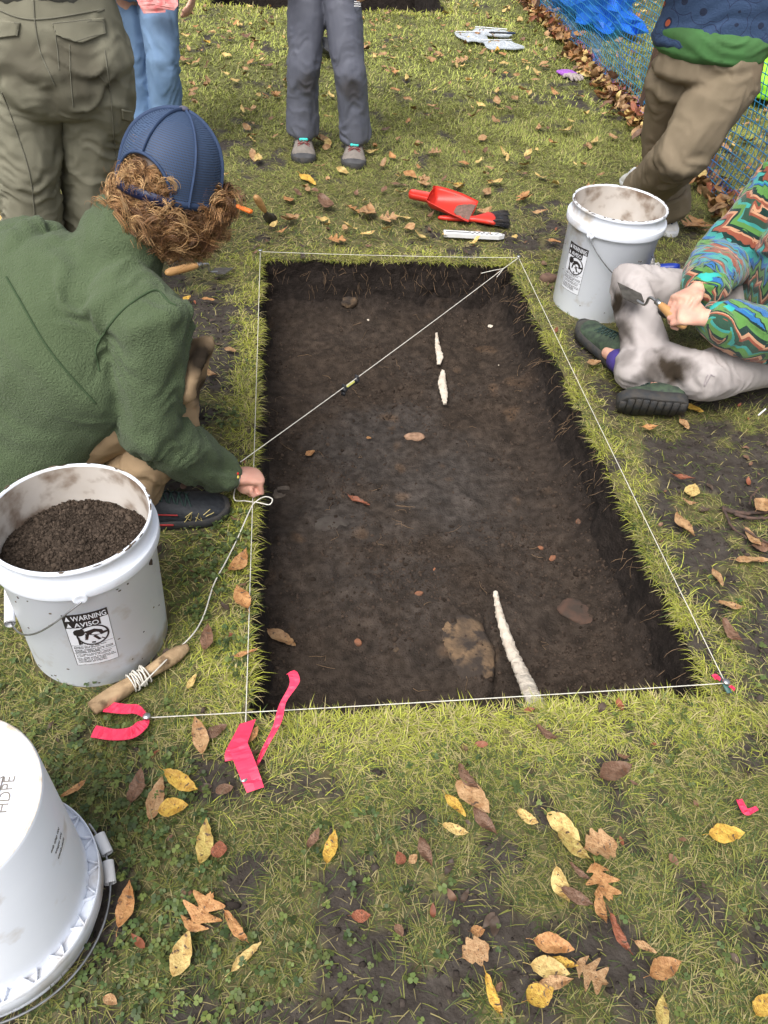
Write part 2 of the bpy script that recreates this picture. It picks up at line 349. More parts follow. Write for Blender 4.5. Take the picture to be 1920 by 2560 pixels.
def edge_dist(x, y):                              # distance outside the near pit
    x = np.asarray(x); y = np.asarray(y)
    dx = np.maximum(np.maximum(PX0-x, x-PX1), 0); dy = np.maximum(np.maximum(PY0-y, y-PY1), 0); return np.hypot(dx, dy)
V = np.stack([wx, wy, gz(wx, wy)], -1)
ii, jj = np.meshgrid(np.arange(len(gy)-1), np.arange(len(gx)-1), indexing='ij')
cxm = (gx[:-1]+gx[1:])/2; cym = (gy[:-1]+gy[1:])/2
mx, my = np.meshgrid(cxm, cym)
hole = ((mx > PX0) & (mx < PX1) & (my > PY0) & (my < PY1)) | ((mx > TX0) & (mx < TX1) & (my > TY0) & (my < TY1))
a = ii*len(gx)+jj; Fq = np.stack([a, a+1, a+1+len(gx), a+len(gx)], -1)[~hole]
gm = mesh_np('ground', V, Fq, M['ground'])
bb = bare(wx, wy); n1 = fbm(xy3(wx, wy, 30), 3, 44)[:, None]; far = np.clip((wy-2.2)/2.5, 0, 1)[:, None]
soilc = np.array([.050, .041, .034])*(.7+.6*n1); thatch = np.array([.115, .102, .042])*(.5+n1)*(1-far)+np.array([.14, .15, .045])*(.5+n1)*far
setcol(gm, soilc*bb[:, None]+thatch*(1-bb[:, None]))
tag(link('ground', gm), 'trampled autumn lawn soil around the excavation pit', None, kind='structure')
GA, GB = at(1050, 1318, -.205), at(1077, 1490, -.205)
def groove(x, y):
    d = (GB-GA)[:2]; L2 = d@d; t = np.clip(((x-GA[0])*d[0]+(y-GA[1])*d[1])/L2, 0, 1); q = np.hypot(x-GA[0]-t*d[0]-.004*np.sin(t*17), y-GA[1]-t*d[1]); return -.030*np.exp(-(q/.0085)**2)
def pit(name, x0, x1, y0, y1, depth, step, label):
    Vs = []; Fs = []; n = 0
    lx = spread(x0-.0, x1+.0, step); ly = spread(y0-.0, y1+.0, step); X_, Y_ = np.meshgrid(lx, ly); x = X_.ravel(); y = Y_.ravel()
    bx, by = warp(x, y)
    h = -depth+(fbm(xy3(x, y, 2.2), 3, 61)-.5)*.05+(fbm(xy3(x, y, 14), 4, 62)-.5)*.040+(fbm(xy3(x, y, 55), 3, 63)-.5)*.014
    d = np.minimum(np.minimum(x-x0, x1-x), np.minimum(y-y0, y1-y)); dfar = np.clip(1-(y1-y)/.16, 0, 1)
    h = h+.03*np.clip(1-d/.05, 0, 1)**2+.05*dfar**2+.06*np.clip(1-(x1-x)/.16, 0, 1)**2+groove(x, y)
    V = np.stack([bx, by, h], -1); i, j = np.meshgrid(np.arange(len(ly)-1), np.arange(len(lx)-1), indexing='ij'); a = i*len(lx)+j
    Vs.append(V); Fs.append(np.stack([a, a+1, a+1+len(lx), a+len(lx)], -1).reshape(-1, 4)); n = len(V)
    kinds = [np.zeros(len(V))]
    for k in range(4):
        L = (x1-x0) if k % 2 == 0 else (y1-y0); u = spread(0, L, step); v = spread(0, depth+.03, step)
        U_, W_ = np.meshgrid(u, v); U_ = U_.ravel(); W_ = W_.ravel()
        if k == 0: x = x0+U_; y = np.full_like(U_, y0); nn = (0, 1)
        elif k == 1: x = np.full_like(U_, x1); y = y0+U_; nn = (-1, 0)
        elif k == 2: x = x1-U_; y = np.full_like(U_, y1); nn = (0, -1)
        else: x = np.full_like(U_, x0); y = y1-U_; nn = (1, 0)
        bx, by = warp(x, y); top = gz(bx, by)
        P = np.stack([x, y, W_*1.], -1); out = ((fbm(P*12, 4, 71)-.5)*.035+(fbm(P*45, 2, 72)-.5)*.008)*np.clip(W_/.02, 0, 1)+.035*np.clip(W_/depth, 0, 1)**2
        e = np.minimum(U_, L-U_); out = out*np.clip(e/.03, .0, 1)
        V = np.stack([bx+nn[0]*out, by+nn[1]*out, top-W_], -1)
        i, j = np.meshgrid(np.arange(len(v)-1), np.arange(len(u)-1), indexing='ij'); a = i*len(u)+j+n
        Fs.append(np.stack([a, a+len(u), a+1+len(u), a+1], -1).reshape(-1, 4)); Vs.append(V); n += len(V); kinds.append(1+np.clip(W_/depth, 0, 1))
    V = np.concatenate(Vs); K = np.concatenate(kinds)
    me = mesh_np(name, V, np.concatenate(Fs), M['soil'])
    g = fbm(V*3.2, 4, 81)[:, None]; f = fbm(V*28, 3, 82)[:, None]
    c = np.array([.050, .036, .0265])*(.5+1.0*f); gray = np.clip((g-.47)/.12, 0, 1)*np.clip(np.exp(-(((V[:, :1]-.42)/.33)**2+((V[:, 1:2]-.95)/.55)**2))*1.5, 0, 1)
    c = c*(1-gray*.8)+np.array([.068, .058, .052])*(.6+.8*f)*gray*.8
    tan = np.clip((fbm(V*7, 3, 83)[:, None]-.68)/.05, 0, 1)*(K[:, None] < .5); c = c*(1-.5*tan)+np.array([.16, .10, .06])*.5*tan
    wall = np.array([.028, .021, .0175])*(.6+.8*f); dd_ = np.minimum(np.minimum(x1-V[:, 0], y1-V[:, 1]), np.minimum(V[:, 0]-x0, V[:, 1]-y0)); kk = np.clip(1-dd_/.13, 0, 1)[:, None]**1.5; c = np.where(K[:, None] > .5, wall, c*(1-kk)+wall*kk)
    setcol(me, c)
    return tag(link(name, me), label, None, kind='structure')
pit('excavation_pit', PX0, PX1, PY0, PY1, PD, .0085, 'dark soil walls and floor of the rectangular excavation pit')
pit('far_trench', TX0, TX1, TY0, TY1, .45, .03, 'second dark soil trench beyond the lawn')

# ------------------------------------------------------------------ grass, clover, crumbs, roots
SHADE = []                                         # spots where no blades grow: under the things that press on the sod
def block(x, y, r): SHADE.append((x, y, r))
for a_ in [(-.315, .22, .14), (1.235, 1.70, .145), (-.39, -.33, .155)]: block(*a_)
def sample(n, x0, x1, y0, y1): return rng.uniform(x0, x1, n), rng.uniform(y0, y1, n)
def blades(x, y, az, tilt, L, wd, C, bend=.5):
    x, y = np.asarray(x), np.asarray(y); n = len(x); z = gz(x, y)-.002
    p0 = np.stack([x, y, z], -1); dh = np.stack([np.cos(az), np.sin(az), np.zeros(n)], -1); sd = np.stack([-np.sin(az), np.cos(az), np.zeros(n)], -1)
    t2 = np.minimum(tilt+bend, 1.62+bend*.3)
    up = np.array([0, 0, 1.])
    p1 = p0+(dh*np.sin(tilt)[:, None]+up*np.cos(tilt)[:, None])*(L*.5)[:, None]
    p2 = p1+(dh*np.sin(t2)[:, None]+up*np.cos(t2)[:, None])*(L*.5)[:, None]
    w_ = (sd*(wd*.5)[:, None])
    V = np.stack([p0-w_, p0+w_, p1+w_*.9, p1-w_*.9, p2], 1).reshape(-1, 3)
    b = (np.arange(n)*5)[:, None]; Fa = np.concatenate([b+np.array([[0, 1, 2]]), b+np.array([[0, 2, 3]]), b+np.array([[3, 2, 4]])])
    CC = np.repeat(C, 5, 0); k = np.tile(np.array([.55, .55, .95, .95, 1.1]), n)[:, None]*0+1
    return V, Fa, CC*k
def inpit(x, y, m=0.0):
    a = (x > PX0+m) & (x < PX1-m) & (y > PY0+m) & (y < PY1-m)
    yy = y-.097*(x+.43); b = (x > TX0) & (x < TX1) & (yy > TY0) & (yy < TY1)
    return a | b
GV, GF, GC = [], [], []; gn = 0
def put(V, F_, C_):
    global gn
    GV.append(V); GF.append(F_+gn); GC.append(C_); gn += len(V)
def gcol(x, y, far):
    n = len(x); r = rng.random((n, 1)); e = (np.exp(-(edge_dist(x, y)/.12)**2)*np.clip(fbm(xy3(x, y, 7), 2, 111)*2.2-.25, .25, 1))[:, None]
    et = np.exp(-(np.maximum(np.maximum(TX0-x, x-TX1), np.maximum(TY0-(y-.097*(x+.43)), 0)).clip(0)/.2)**2)[:, None]; e = np.maximum(e, et)
    patch = fbm(xy3(x, y, 2.2), 3, 91)[:, None]
    dark = np.array([.068, .098, .026]); mid = np.array([.205, .215, .048]); dry = np.array([.40, .34, .15]); yel = np.array([.36, .38, .06]); farg = np.array([.285, .315, .070])
    base = np.where(r < .42, dark, mid)*(.7+.7*patch); base = np.where(r > .76, dry*(.6+.5*patch), base)
    fb = farg*(.65+.7*rng.random((n, 1)))*(.55+.9*patch); fb = np.where(r > .88, dry, fb)
    c = base*(1-far[:, None])+fb*far[:, None]
    ye = yel*(.5+.8*rng.random((n, 1))); ye = np.where(r > .72, np.array([.42, .36, .17])*(.6+.5*patch), ye)
    k = (rng.random((n, 1)) < e*.95)
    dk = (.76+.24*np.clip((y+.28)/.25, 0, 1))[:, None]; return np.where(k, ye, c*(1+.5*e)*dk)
for (n, x0, x1, y0, y1, ws) in ((210000, -1.0, 1.5, -1.0, .25, .72), (150000, -1.2, 2.3, .25, 2.0, .85), (150000, -1.6, 3.2, 2.0, 4.0, 1.2), (75000, -2.2, 4.6, 4.0, 6.4, 2.3), (36000, -3, 6, 6.4, 11, 3.6), (9000, -4, 8, -4, 0, 3.0)):
    x, y = sample(n, x0, x1, y0, y1)
    if y0 == -4: k = (y < -1) | (np.abs(x) > 1.6); x, y = x[k], y[k]
    k = ~inpit(x, y); k &= rng.random(len(x)) > bare(x, y)*.90
    for cx_, cy_, r_ in SHADE: k &= ((x-cx_)**2+(y-cy_)**2) > r_*r_
    x, y = x[k], y[k]; n = len(x); far = np.clip((y-2.3)/1.2, 0, 1)
    far = np.maximum(far, .35*np.clip((x-1.15)/.5, 0, 1))
    flow = fbm(xy3(x, y, 2.5), 2, 51)*4*pi; az = flow+rng.normal(0, 1.3, n)
    tilt = np.clip(rng.normal(1.32, .20, n)*(1-far)+rng.normal(.98, .33, n)*far, .15, 1.5)
    L = rng.uniform(.018, .050, n)*(1-.12*far)*(1+.35*(rng.random(n) > .93)); wd = rng.uniform(.0013, .0026, n)*ws
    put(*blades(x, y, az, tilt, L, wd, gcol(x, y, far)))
# longer, pale blades that fringe the cut edges and hang over them
for (n, x0, x1, y0, y1, s_, tr) in ((19000, PX0, PX1, PY0, PY1, .8, 0), (6000, TX0, TX1, TY0, TY1, 1.9, 1)):
    t = rng.random(n)*2*((x1-x0)+(y1-y0)); off = np.abs(rng.normal(0, .045*s_, n))-.004; A, B = x1-x0, y1-y0
    side = np.select([t < A, t < A+B, t < 2*A+B], [0, 1, 2], 3)
    x = np.select([side == 0, side == 1, side == 2], [x0+t, x1+off, x1-(t-A-B)], x0-off); y = np.select([side == 0, side == 1, side == 2], [y0-off, y0+(t-A), y1+off], y1-(t-2*A-B))
    inw = np.select([side == 0, side == 1, side == 2], [pi/2, pi, -pi/2], 0.)
    x, y = warp(x, y)
    clump = fbm(xy3(x, y, 14), 2, 97); k = rng.random(n) < np.clip((clump-.33)*3.2, .05, 1); x, y, inw, off = x[k], y[k], inw[k], off[k]; n = len(x)
    near = off < .02
    az = np.where(near, inw+rng.normal(0, .9, n), rng.uniform(0, 2*pi, n)); tilt = np.clip(rng.normal(1.0, .35, n), .1, 1.6)
    L = rng.uniform(.018, .050, n)*(1+.35*(rng.random(n) > .9))*(1+.3*(s_-1)); wd = rng.uniform(.0013, .0025, n)*s_*1.1
    put(*blades(x, y, az, tilt, L, wd, gcol(x, y, np.zeros(n)+tr), bend=.75))
V = np.concatenate(GV); gme = mesh_np('grass', V, np.concatenate(GF), M['grass'], None); setcol(gme, np.concatenate(GC))
tag(link('grass', gme), 'short yellowing lawn grass trodden flat around the pit', 'grass', kind='stuff')
def clover():
    Vs, Cs = [], []; n = 2000
    cx = np.concatenate([rng.normal(-.28, .24, n), rng.normal(-.08, .05, 800), rng.normal(1.05, .25, 260), rng.uniform(-.3, 1.2, 300)]); cy = np.concatenate([rng.normal(-.3, .26, n), rng.normal(.45, .35, 800), rng.normal(-.1, .3, 260), rng.uniform(-.7, 0, 300)])
    k = ~inpit(cx, cy) & (fbm(xy3(cx, cy, 6), 2, 66) > .42); cx, cy = cx[k], cy[k]
    k = (cx+.39)**2+(cy+.33)**2 > .17**2; cx, cy = cx[k], cy[k]; n = len(cx)
    z = gz(cx, cy)+rng.uniform(.004, .02, n); r = rng.uniform(.0022, .0048, n); a0 = rng.uniform(0, 2*pi, n)
    c = np.array([.048, .080, .026])*rng.uniform(.45, 1.4, (n, 1))*(1+.9*rng.random((n, 1))*np.array([1.3, .7, .2]))
    for q in range(3):
        a = a0+q*2.094; px, py = cx+np.cos(a)*r*1.1, cy+np.sin(a)*r*1.1; tl = rng.normal(0, .3, (n, 2))
        ring = []
        for t in np.linspace(0, 2*pi, 7, endpoint=False):
            rr = r*(1.0 if t > .1 else .75)
            dx, dy = np.cos(a+t)*rr, np.sin(a+t)*rr; ring.append(np.stack([px+dx, py+dy, z+dx*tl[:, 0]+dy*tl[:, 1]], -1))
        Vs.append(np.stack(ring, 1).reshape(-1, 3)); Cs.append(np.repeat(c, 7, 0))
    V = np.concatenate(Vs); me = mesh_np('clover', V, np.arange(len(V)).reshape(-1, 7), M['grass'], None); setcol(me, np.concatenate(Cs))
    tag(link('clover', me), 'small round clover leaves growing through the lawn by the buckets', 'clover', kind='stuff')
clover()
ICO = np.array([(0, 0, -1), (.72, -.53, -.45), (-.28, -.85, -.45), (-.89, 0, -.45), (-.28, .85, -.45), (.72, .53, -.45), (.28, -.85, .45), (-.72, -.53, .45), (-.72, .53, .45), (.28, .85, .45), (.89, 0, .45), (0, 0, 1)])
ICF = np.array([(0, 1, 2), (1, 0, 5), (0, 2, 3), (0, 3, 4), (0, 4, 5), (1, 5, 10), (2, 1, 6), (3, 2, 7), (4, 3, 8), (5, 4, 9), (1, 10, 6), (2, 6, 7), (3, 7, 8), (4, 8, 9), (5, 9, 10), (6, 10, 11), (7, 6, 11), (8, 7, 11), (9, 8, 11), (10, 9, 11)])
def lumps(P, r, C):
    n = len(P); V = ICO[None]*rng.uniform(.6, 1.25, (n, 12, 1))*(r[:, None, None]*rng.uniform(.6, 1.2, (n, 1, 3)))+P[:, None]
    return V.reshape(-1, 3), (ICF[None]+(np.arange(n)*12)[:, None, None]).reshape(-1, 3), np.repeat(C, 12, 0)
def floorz(x, y):
    h = -PD+(fbm(xy3(x, y, 2.2), 3, 61)-.5)*.05+(fbm(xy3(x, y, 14), 4, 62)-.5)*.040+(fbm(xy3(x, y, 55), 3, 63)-.5)*.014
    d = np.minimum(np.minimum(x-PX0, PX1-x), np.minimum(y-PY0, PY1-y)); return h+.03*np.clip(1-d/.05, 0, 1)**2+.05*np.clip(1-(PY1-y)/.16, 0, 1)**2+.06*np.clip(1-(PX1-x)/.16, 0, 1)**2+groove(x, y)
def fz1(x, y): return float(floorz(np.array([x]), np.array([y]))[0])
n = 22000; x, y = sample(n*2, PX0+.01, PX1-.01, PY0+.01, PY1-.01); k = rng.random(2*n) < np.clip((fbm(xy3(x, y, 5), 3, 99)-.35)*3, .05, 1)*np.clip(1.2-y*.35, .35, 1); x, y = x[k], y[k]; n = len(x)
P = np.stack([x, y, floorz(x, y)], -1); r = rng.gamma(1.5, .0012, n)+.0005
V1, F1, C1 = lumps(P, r, np.array([.046, .033, .025])*rng.uniform(.5, 1.6, (n, 1)))
n = 30000; x, y = sample(n, -.7, 1.6, -.8, 2.5); k = (~inpit(x, y)) & (bare(x, y) > .3); x, y = x[k], y[k]; n = len(x)
V2, F2, C2 = lumps(np.stack([x, y, gz(x, y)], -1), rng.gamma(2., .0011, n)+.0007, np.array([.045, .036, .031])*rng.uniform(.5, 1.5, (n, 1)))
cme = mesh_np('soil_crumbs', np.concatenate([V1, V2]), np.concatenate([F1, F2+len(V1)]), M['crumb'], None); setcol(cme, np.concatenate([C1, C2]))
tag(link('soil_crumbs', cme), 'loose dark soil crumbs lying on the pit floor and bare patches', 'soil crumbs', kind='stuff')
def roots():
    mb = MB(); R = random.Random(4)
    for k in range(330):
        s = R.random()
        if s < .38: x = R.uniform(PX0, PX1); y = PY1; inn = (0, -1)
        elif s < .72: x = PX1; y = R.uniform(PY0, PY1); inn = (-1, 0)
        elif s < .86: x = PX0; y = R.uniform(PY0, PY1); inn = (1, 0)
        else: x = R.uniform(PX0, PX1); y = R.uniform(PY0, PY1); inn = None
        if inn:
            z = -R.uniform(.005, .12); p = np.array([x+inn[0]*.0, y+inn[1]*.0, z]); P = [p]; d = np.array([inn[0]*.8, inn[1]*.8, R.uniform(-.9, .3)])
            for q in range(4): d = d+np.array([R.uniform(-.8, .8), R.uniform(-.8, .8), R.uniform(-.8, .1)]); p = p+nrm(d)*R.uniform(.006, .018); P.append(p)
        else:
            p = np.array([x, y, 0.]); d = np.array([R.uniform(-1, 1), R.uniform(-1, 1), 0]); P = []
            for q in range(5): P.append(np.array([p[0], p[1], fz1(p[0], p[1])+.002])); d = d+np.array([R.uniform(-.6, .6), R.uniform(-.6, .6), 0]); p = p+nrm(d)*R.uniform(.005, .02); p = np.array([min(max(p[0], .03), .97), min(max(p[1], .03), 1.95), 0])
        mb.tube(P, R.uniform(.0004, .0009), 3, round_=False)
    tag(mb.build('grass_roots', mat('rootm', (.26, .17, .10), (.14, .09, .05), 60, .8)), 'fine pale roots sticking out of the pit walls', 'roots', kind='stuff')
roots()
# ------------------------------------------------------------------ stones and pale strips in the pit
def rock(name, cx, cy, rx, ry, rz, m, label, cat, zoff=0, rot=0, seed=0, z=None, group=None):
    mb = MB(); mb.ball((0, 0, 0), 1, 22); V = np.concatenate(mb.V)
    V = V*(.72+.55*fbm(V*1.7+seed*3.1, 3, seed))[:, None]; V[:, 2] = np.clip(V[:, 2], -.8, .62); V = V*np.array([rx, ry, rz]); V += (fbm(V*70, 2, seed)[:, None]-.5)*.006
    c, s_ = cos(rot), sin(rot); V = V@np.array([[c, s_, 0], [-s_, c, 0], [0, 0, 1]])
    zz = (fz1(cx, cy) if inpit(np.array([cx]), np.array([cy]))[0] else gz1(cx, cy)) if z is None else z
    V += np.array([cx, cy, zz+zoff]); return tag(obj(name, V, mb.F, m), label, cat, group)
p = at(1042, 1390, -.2)
rock('flat_stone', p[0]-.035, p[1], .070, .125, .040, M['stone'], 'flat tan stone slab half buried beside the near white strip', 'stone', -.021, .12, 3)
p = at(753, 655, -.16); rock('stone', p[0], 1.955, .032, .022, .026, M['stone'], 'round tan stone stuck in the far pit wall', 'stone', 0, 0, 5, -.155)
p = at(1255, 1315, -.2); rock('brick_fragment', p[0], p[1], .065, .038, .012, mat('brick_dark', (.085, .048, .034), (.05, .036, .028), 30, .95, bump=1, bscale=70), 'dark orange brick fragment in the right half of the pit floor', 'brick', -.004, -.5, 7)
p = at(897, 937, -.2); rock('mortar_crumb', p[0], p[1], .034, .020, .012, mat('peach', (.42, .26, .17), (.22, .13, .08), 60, .95, bump=.8), 'crumbly peach patch in the middle of the pit floor', 'rock fragment', 0, 0, 8)
p = at(615, 1050, -.2); rock('stone', p[0], p[1], .045, .03, .02, mat('graystone', (.16, .13, .10), (.07, .055, .045), 40, .95, bump=1, bscale=80), 'grey crusted stone at the left pit wall by the hand', 'stone', -.012, .4, 9)
p = at(715, 1120, -.2); rock('stone', p[0], p[1], .055, .035, .018, mat('graystone2', (.075, .065, .055), (.05, .04, .034), 30, .95, bump=1, bscale=80), 'low dark grey stone on the pit floor below the curled brown leaf', 'stone', -.011, .1, 12)
p = at(1185, 603); rock('stone', p[0]-.0, p[1], .035, .022, .024, mat('brownstone', (.15, .09, .065), (.10, .06, .045), 40, .9, bump=.8), 'angular brown stone beside the right bucket', 'stone', .01, 0, 15)
for i, (px, py, r_, lab, mm) in enumerate([(905, 1275, .012, 'small orange brick crumb left of the flat stone', 'brick'), (940, 1222, .006, 'tiny red brick crumb in the centre of the pit', 'brick'), (775, 1378, .013, 'rusty red crumb on the near left pit floor', 'brick'), (1170, 1172, .010, 'small orange crumb chain right of centre', 'brick'), (1198, 1190, .012, 'larger orange crumb chain right of centre', 'brick'), (1250, 1128, .010, 'orange crumb near the right pit wall', 'brick'), (1062, 697, .014, 'pale crumb cluster near the far right corner', 'limey'), (857, 1395, .010, 'pale speckled crumb on the near pit floor', 'stone'), (795, 698, .006, 'tan crumb at the foot of the far wall', 'limey'), (1078, 785, .003, 'white speck on the far floor', 'limey')]):
    p = at(px, py, -.195); rock('crumb', p[0], p[1], r_, r_*.7, r_*.6, M[mm], lab, 'crumb', 0, i, 20+i, None, 'small coloured crumbs in the pit floor')
def strip(pts, label, seed):
    # pts: (px, py, half width, height, z level)
    C_ = [(at(a, b, zz), wv, hv) for a, b, wv, hv, zz in pts]; P = catmull([c[0] for c in C_], 26); W_ = np.interp(np.linspace(0, len(pts)-1, len(P)), range(len(pts)), [c[1] for c in C_]); Hh = np.interp(np.linspace(0, len(pts)-1, len(P)), range(len(pts)), [c[2] for c in C_])
    T = np.gradient(P, axis=0); S_ = np.stack([-T[:, 1], T[:, 0], 0*T[:, 0]], -1); S_ /= np.linalg.norm(S_, axis=1, keepdims=True)
    m = 22; th = np.linspace(-.2*pi, 1.2*pi, m); R = []
    for i in range(len(P)):
        ring = P[i]+np.cos(th)[:, None]*S_[i]*W_[i]+np.sin(th)[:, None]*np.array([0, 0, Hh[i]])
        nn = fbm(ring*55, 3, seed)[:, None]; n2 = fbm(ring*200, 2, seed+1)[:, None]
        n3_ = fbm(ring*18, 2, seed+2)[:, None]; ring = P[i]+(ring-P[i])*(.90+.06*nn+.14*n3_)+(n2-.5)*np.array([[.008, .008, .0025]]); R.append(ring)
    mb = MB(); mb.rings(R); return tag(mb.build('chalk_strip', M['limey']), label, 'chalky strip', 'chalky white strips in the pit')
strip([(1070, 1278, .005, .005, -.190), (1080, 1330, .010, .009, -.185), (1103, 1400, .014, .010, -.165), (1130, 1460, .017, .011, -.12), (1163, 1532, .021, .012, -.02)], 'long white chalky strip rising to the near edge of the pit', 1)
strip([(943, 720, .004, .004, -.19), (945, 745, .009, .005, -.19), (950, 770, .013, .005, -.19), (948, 787, .006, .005, -.19)], 'upper of the two short white chalky patches', 3)
strip([(957, 800, .006, .004, -.19), (955, 825, .015, .006, -.19), (959, 850, .013, .006, -.19), (961, 873, .006, .005, -.19)], 'lower of the two short white chalky patches', 5)
# ------------------------------------------------------------------ boundary string, nails, diagonal line and level
def sag(a, b, n=14, d=.004):
    a, b = np.asarray(a, float), np.asarray(b, float); t = np.linspace(0, 1, n)[:, None]; P = a+(b-a)*t; P[:, 2] -= (4*t*(1-t))[:, 0]*d; return P
def g3(px, py, h=.012): q = at(px, py); return np.array([q[0], q[1], gz1(q[0], q[1])+h])
FL = g3(563, 560, .03); FR = g3(1118, 568, .03); NR = g3(1557, 1492, .03); NL = g3(528, 1700, .02); NW = g3(320, 1562, .02)
mb = MB(); mb.tube(sag(NW, NR), .0010, 6); mb.tube(sag(NR, FR), .0010, 6); mb.tube(sag(FR, FL), .0010, 6); mb.tube(sag(FL, NL), .0010, 6)
tag(mb.build('boundary_string', M['string']), 'white string stretched round the four edges of the pit', 'string')
def nail(p, label):
    mb = MB(); mb.tube([(p[0], p[1], -.06), (p[0], p[1], p[2]+.004)], .003, 8); r = empty('nail', (p[0], p[1], p[2]), label, 'nail', 'nails holding the corner strings')
    mb.build('shaft', M['steel2'], r); h = MB(); h.lathe([(.001, p[2]+.003), (.007, p[2]+.003), (.0085, p[2]+.005), (.007, p[2]+.008), (.001, p[2]+.009)], 14, (p[0], p[1], 0), caps=True); h.build('nail_head', M['steel2'], r)
nail(NR, 'nail at the near right corner with green tag'); nail(NL+[0, 0, .004], 'nail under the near left pink ribbon'); nail(NW, 'nail left of the pit beside the short pink loop'); nail(FL, 'nail at the far left pit corner'); nail(FR, 'nail at the far right pit corner')
def ribbon(name, P, W_, m, label=None, cat=None, wdir=None, parent=None, group=None, th=.0006, k=7):
    P = catmull(P, k); n = len(P); W_ = np.interp(np.linspace(0, 1, n), np.linspace(0, 1, len(W_)), W_)
    T = np.gradient(P, axis=0); T /= np.linalg.norm(T, axis=1, keepdims=True)+1e-9
    if wdir is None: wd = np.cross(T, [0, 0, 1.])
    else:
        wd = np.array([[np.interp(i, np.linspace(0, n-1, len(wdir)), [q[j] for q in wdir]) for j in range(3)] for i in range(n)])
    wd /= np.linalg.norm(wd, axis=1, keepdims=True)+1e-9; N = np.cross(T, wd); R = []
    for i in range(n):
        cr = (rng.random()-.5)*.006
        R.append(np.array([P[i]-wd[i]*W_[i]+N[i]*th, P[i]+N[i]*(th+cr), P[i]+wd[i]*W_[i]+N[i]*th, P[i]+wd[i]*W_[i]-N[i]*th, P[i]+N[i]*(cr-th), P[i]-wd[i]*W_[i]-N[i]*th]))
    mb = MB(); mb.rings(R); o = mb.build(name, m, parent, smooth=False)
    if label: tag(o, label, cat, group)
    return o
r = empty('flagging_tape', g3(318, 1570, .02), 'bright pink tape with two stubby ends beside the wooden stick', 'flagging tape', 'pink flagging tape tied at the nails')
ribbon('tape_end', [g3(322, 1562, .02), g3(300, 1553, .035), g3(275, 1550, .03), g3(232, 1541, .025)], [.004, .010, .011, .012], M['pink'], parent=r)
ribbon('tape_end', [g3(322, 1566, .02), g3(312, 1583, .03), g3(290, 1600, .03), g3(250, 1600, .022), g3(206, 1592, .02)], [.004, .012, .013, .012, .013], M['pink'], parent=r)
r = empty('flagging_tape', g3(530, 1690, .02), 'long bright pink tape with a thin streamer reaching over the pit edge', 'flagging tape', 'pink flagging tape tied at the nails')
ribbon('tape_fold', [g3(537, 1575, .03), g3(512, 1640, .035), g3(508, 1660, .03)], [.016, .019, .017], M['pink'], wdir=[(1, .3, 0), (1, .1, 0), (1, .1, 0)], parent=r)
ribbon('tape_end', [g3(518, 1640, .045), g3(535, 1680, .04), g3(553, 1720, .02)], [.018, .018, .016], M['pink'], wdir=[(1, .45, 0), (1, .5, 0), (1, .3, 0)], parent=r)
ribbon('tape_streamer', [g3(556, 1665, .02), g3(575, 1645, .05), g3(600, 1600, .06), g3(612, 1560, .07), g3(636, 1525, .08), g3(634, 1506, .085), g3(628, 1499, .08)], [.003, .007, .010, .007, .010, .010, .009], M['pink'], wdir=[(1, .2, 0), (1, .5, 0), (1, .5, .2), (1, .3, .1), (1, .2, 0), (1, .0, 0), (1, .6, 0)], parent=r)
ribbon('flagging_tape', [g3(1590, 1735, .02), g3(1600, 1755, .02), g3(1608, 1762, .02), g3(1630, 1752, .02)], [.006, .007, .006, .004], M['pink'], 'faded pink scrap of tape alone in the grass at the right', 'flagging tape', group='pink flagging tape scraps')
r = empty('corner_tag', NR, 'dark green tag with pink scraps under the near right nail', 'tag')
mb = MB(); mb.box(NR+[0, 0, -.004], .0055, .022, .0015, [(1, .05, 0), (-.05, 1, 0), (0, 0, 1)]); mb.build('plate', M['mark'], r)
ribbon('tape_scrap', [NR+[-.022, .014, .001], NR+[-.016, .015, .004], NR+[-.008, .008, .001]], [.006, .006, .004], M['pink'], parent=r)
ribbon('tape_scrap', [NR+[.006, -.008, .001], NR+[.009, -.014, .003], NR+[.013, -.018, .0]], [.004, .004, .004], M['pink'], parent=r)
HAND = np.array([-.035, .715, .062]); H_end = at(505, 1075, .03)
DG0 = at(1088, 580, .035); DG1 = HAND+[-.0, -.0, 0]
mb = MB(); mb.tube(sag(DG0, DG1, 20, .006), .0013, 6); ex = sag(FR, DG0, 4, 0); mb.tube(ex, .0016, 6)
mb.tube([DG0, DG0+[-.05, -.02, .0], DG0+[-.09, -.022, -.01]], .0013, 5); mb.tube([DG0, DG0+[-.035, -.05, -.01]], .0013, 5)
S1 = catmull([HAND+[0, 0, -.02], H_end, at(530, 1082, .015), at(560, 1086, .02), at(582, 1090, .02), at(588, 1078, .025), at(572, 1073, .022), at(552, 1084, .02), at(540, 1102, .018), at(512, 1165, .018), at(487, 1215, .02), at(462, 1262, .018), at(440, 1330, .02), at(415, 1372, .03), at(375, 1410, .035), at(340, 1445, .045), at(305, 1480, .045)], 6)
mb.tube(S1, .0016, 6); tag(mb.build('diagonal_string', M['string']), 'white string held by the crouching person, crossing the pit diagonally and trailing to the stick', 'string')
t_ = .672; LP = DG0+(DG1-DG0)*t_; dv = nrm(DG1-DG0); sdv = nrm(np.cross(dv, [0, 0, 1])); r = empty('string_level', LP, 'small black line level hanging from the diagonal string', 'string level')
c0 = LP+[0, 0, -.014]; mb = MB(); mb.tube([c0-dv*.038, c0+dv*.038], .0065, 10, round_=False); mb.tube([c0-dv*.037, c0-dv*.026], .009, 12, round_=False); mb.tube([c0+dv*.026, c0+dv*.037], .009, 12, round_=False)
for sg in (-1, 1): mb.box(c0+dv*.033*sg+[0, 0, .008], .002, .006, .010, [dv, sdv, np.array([0, 0, 1.])])
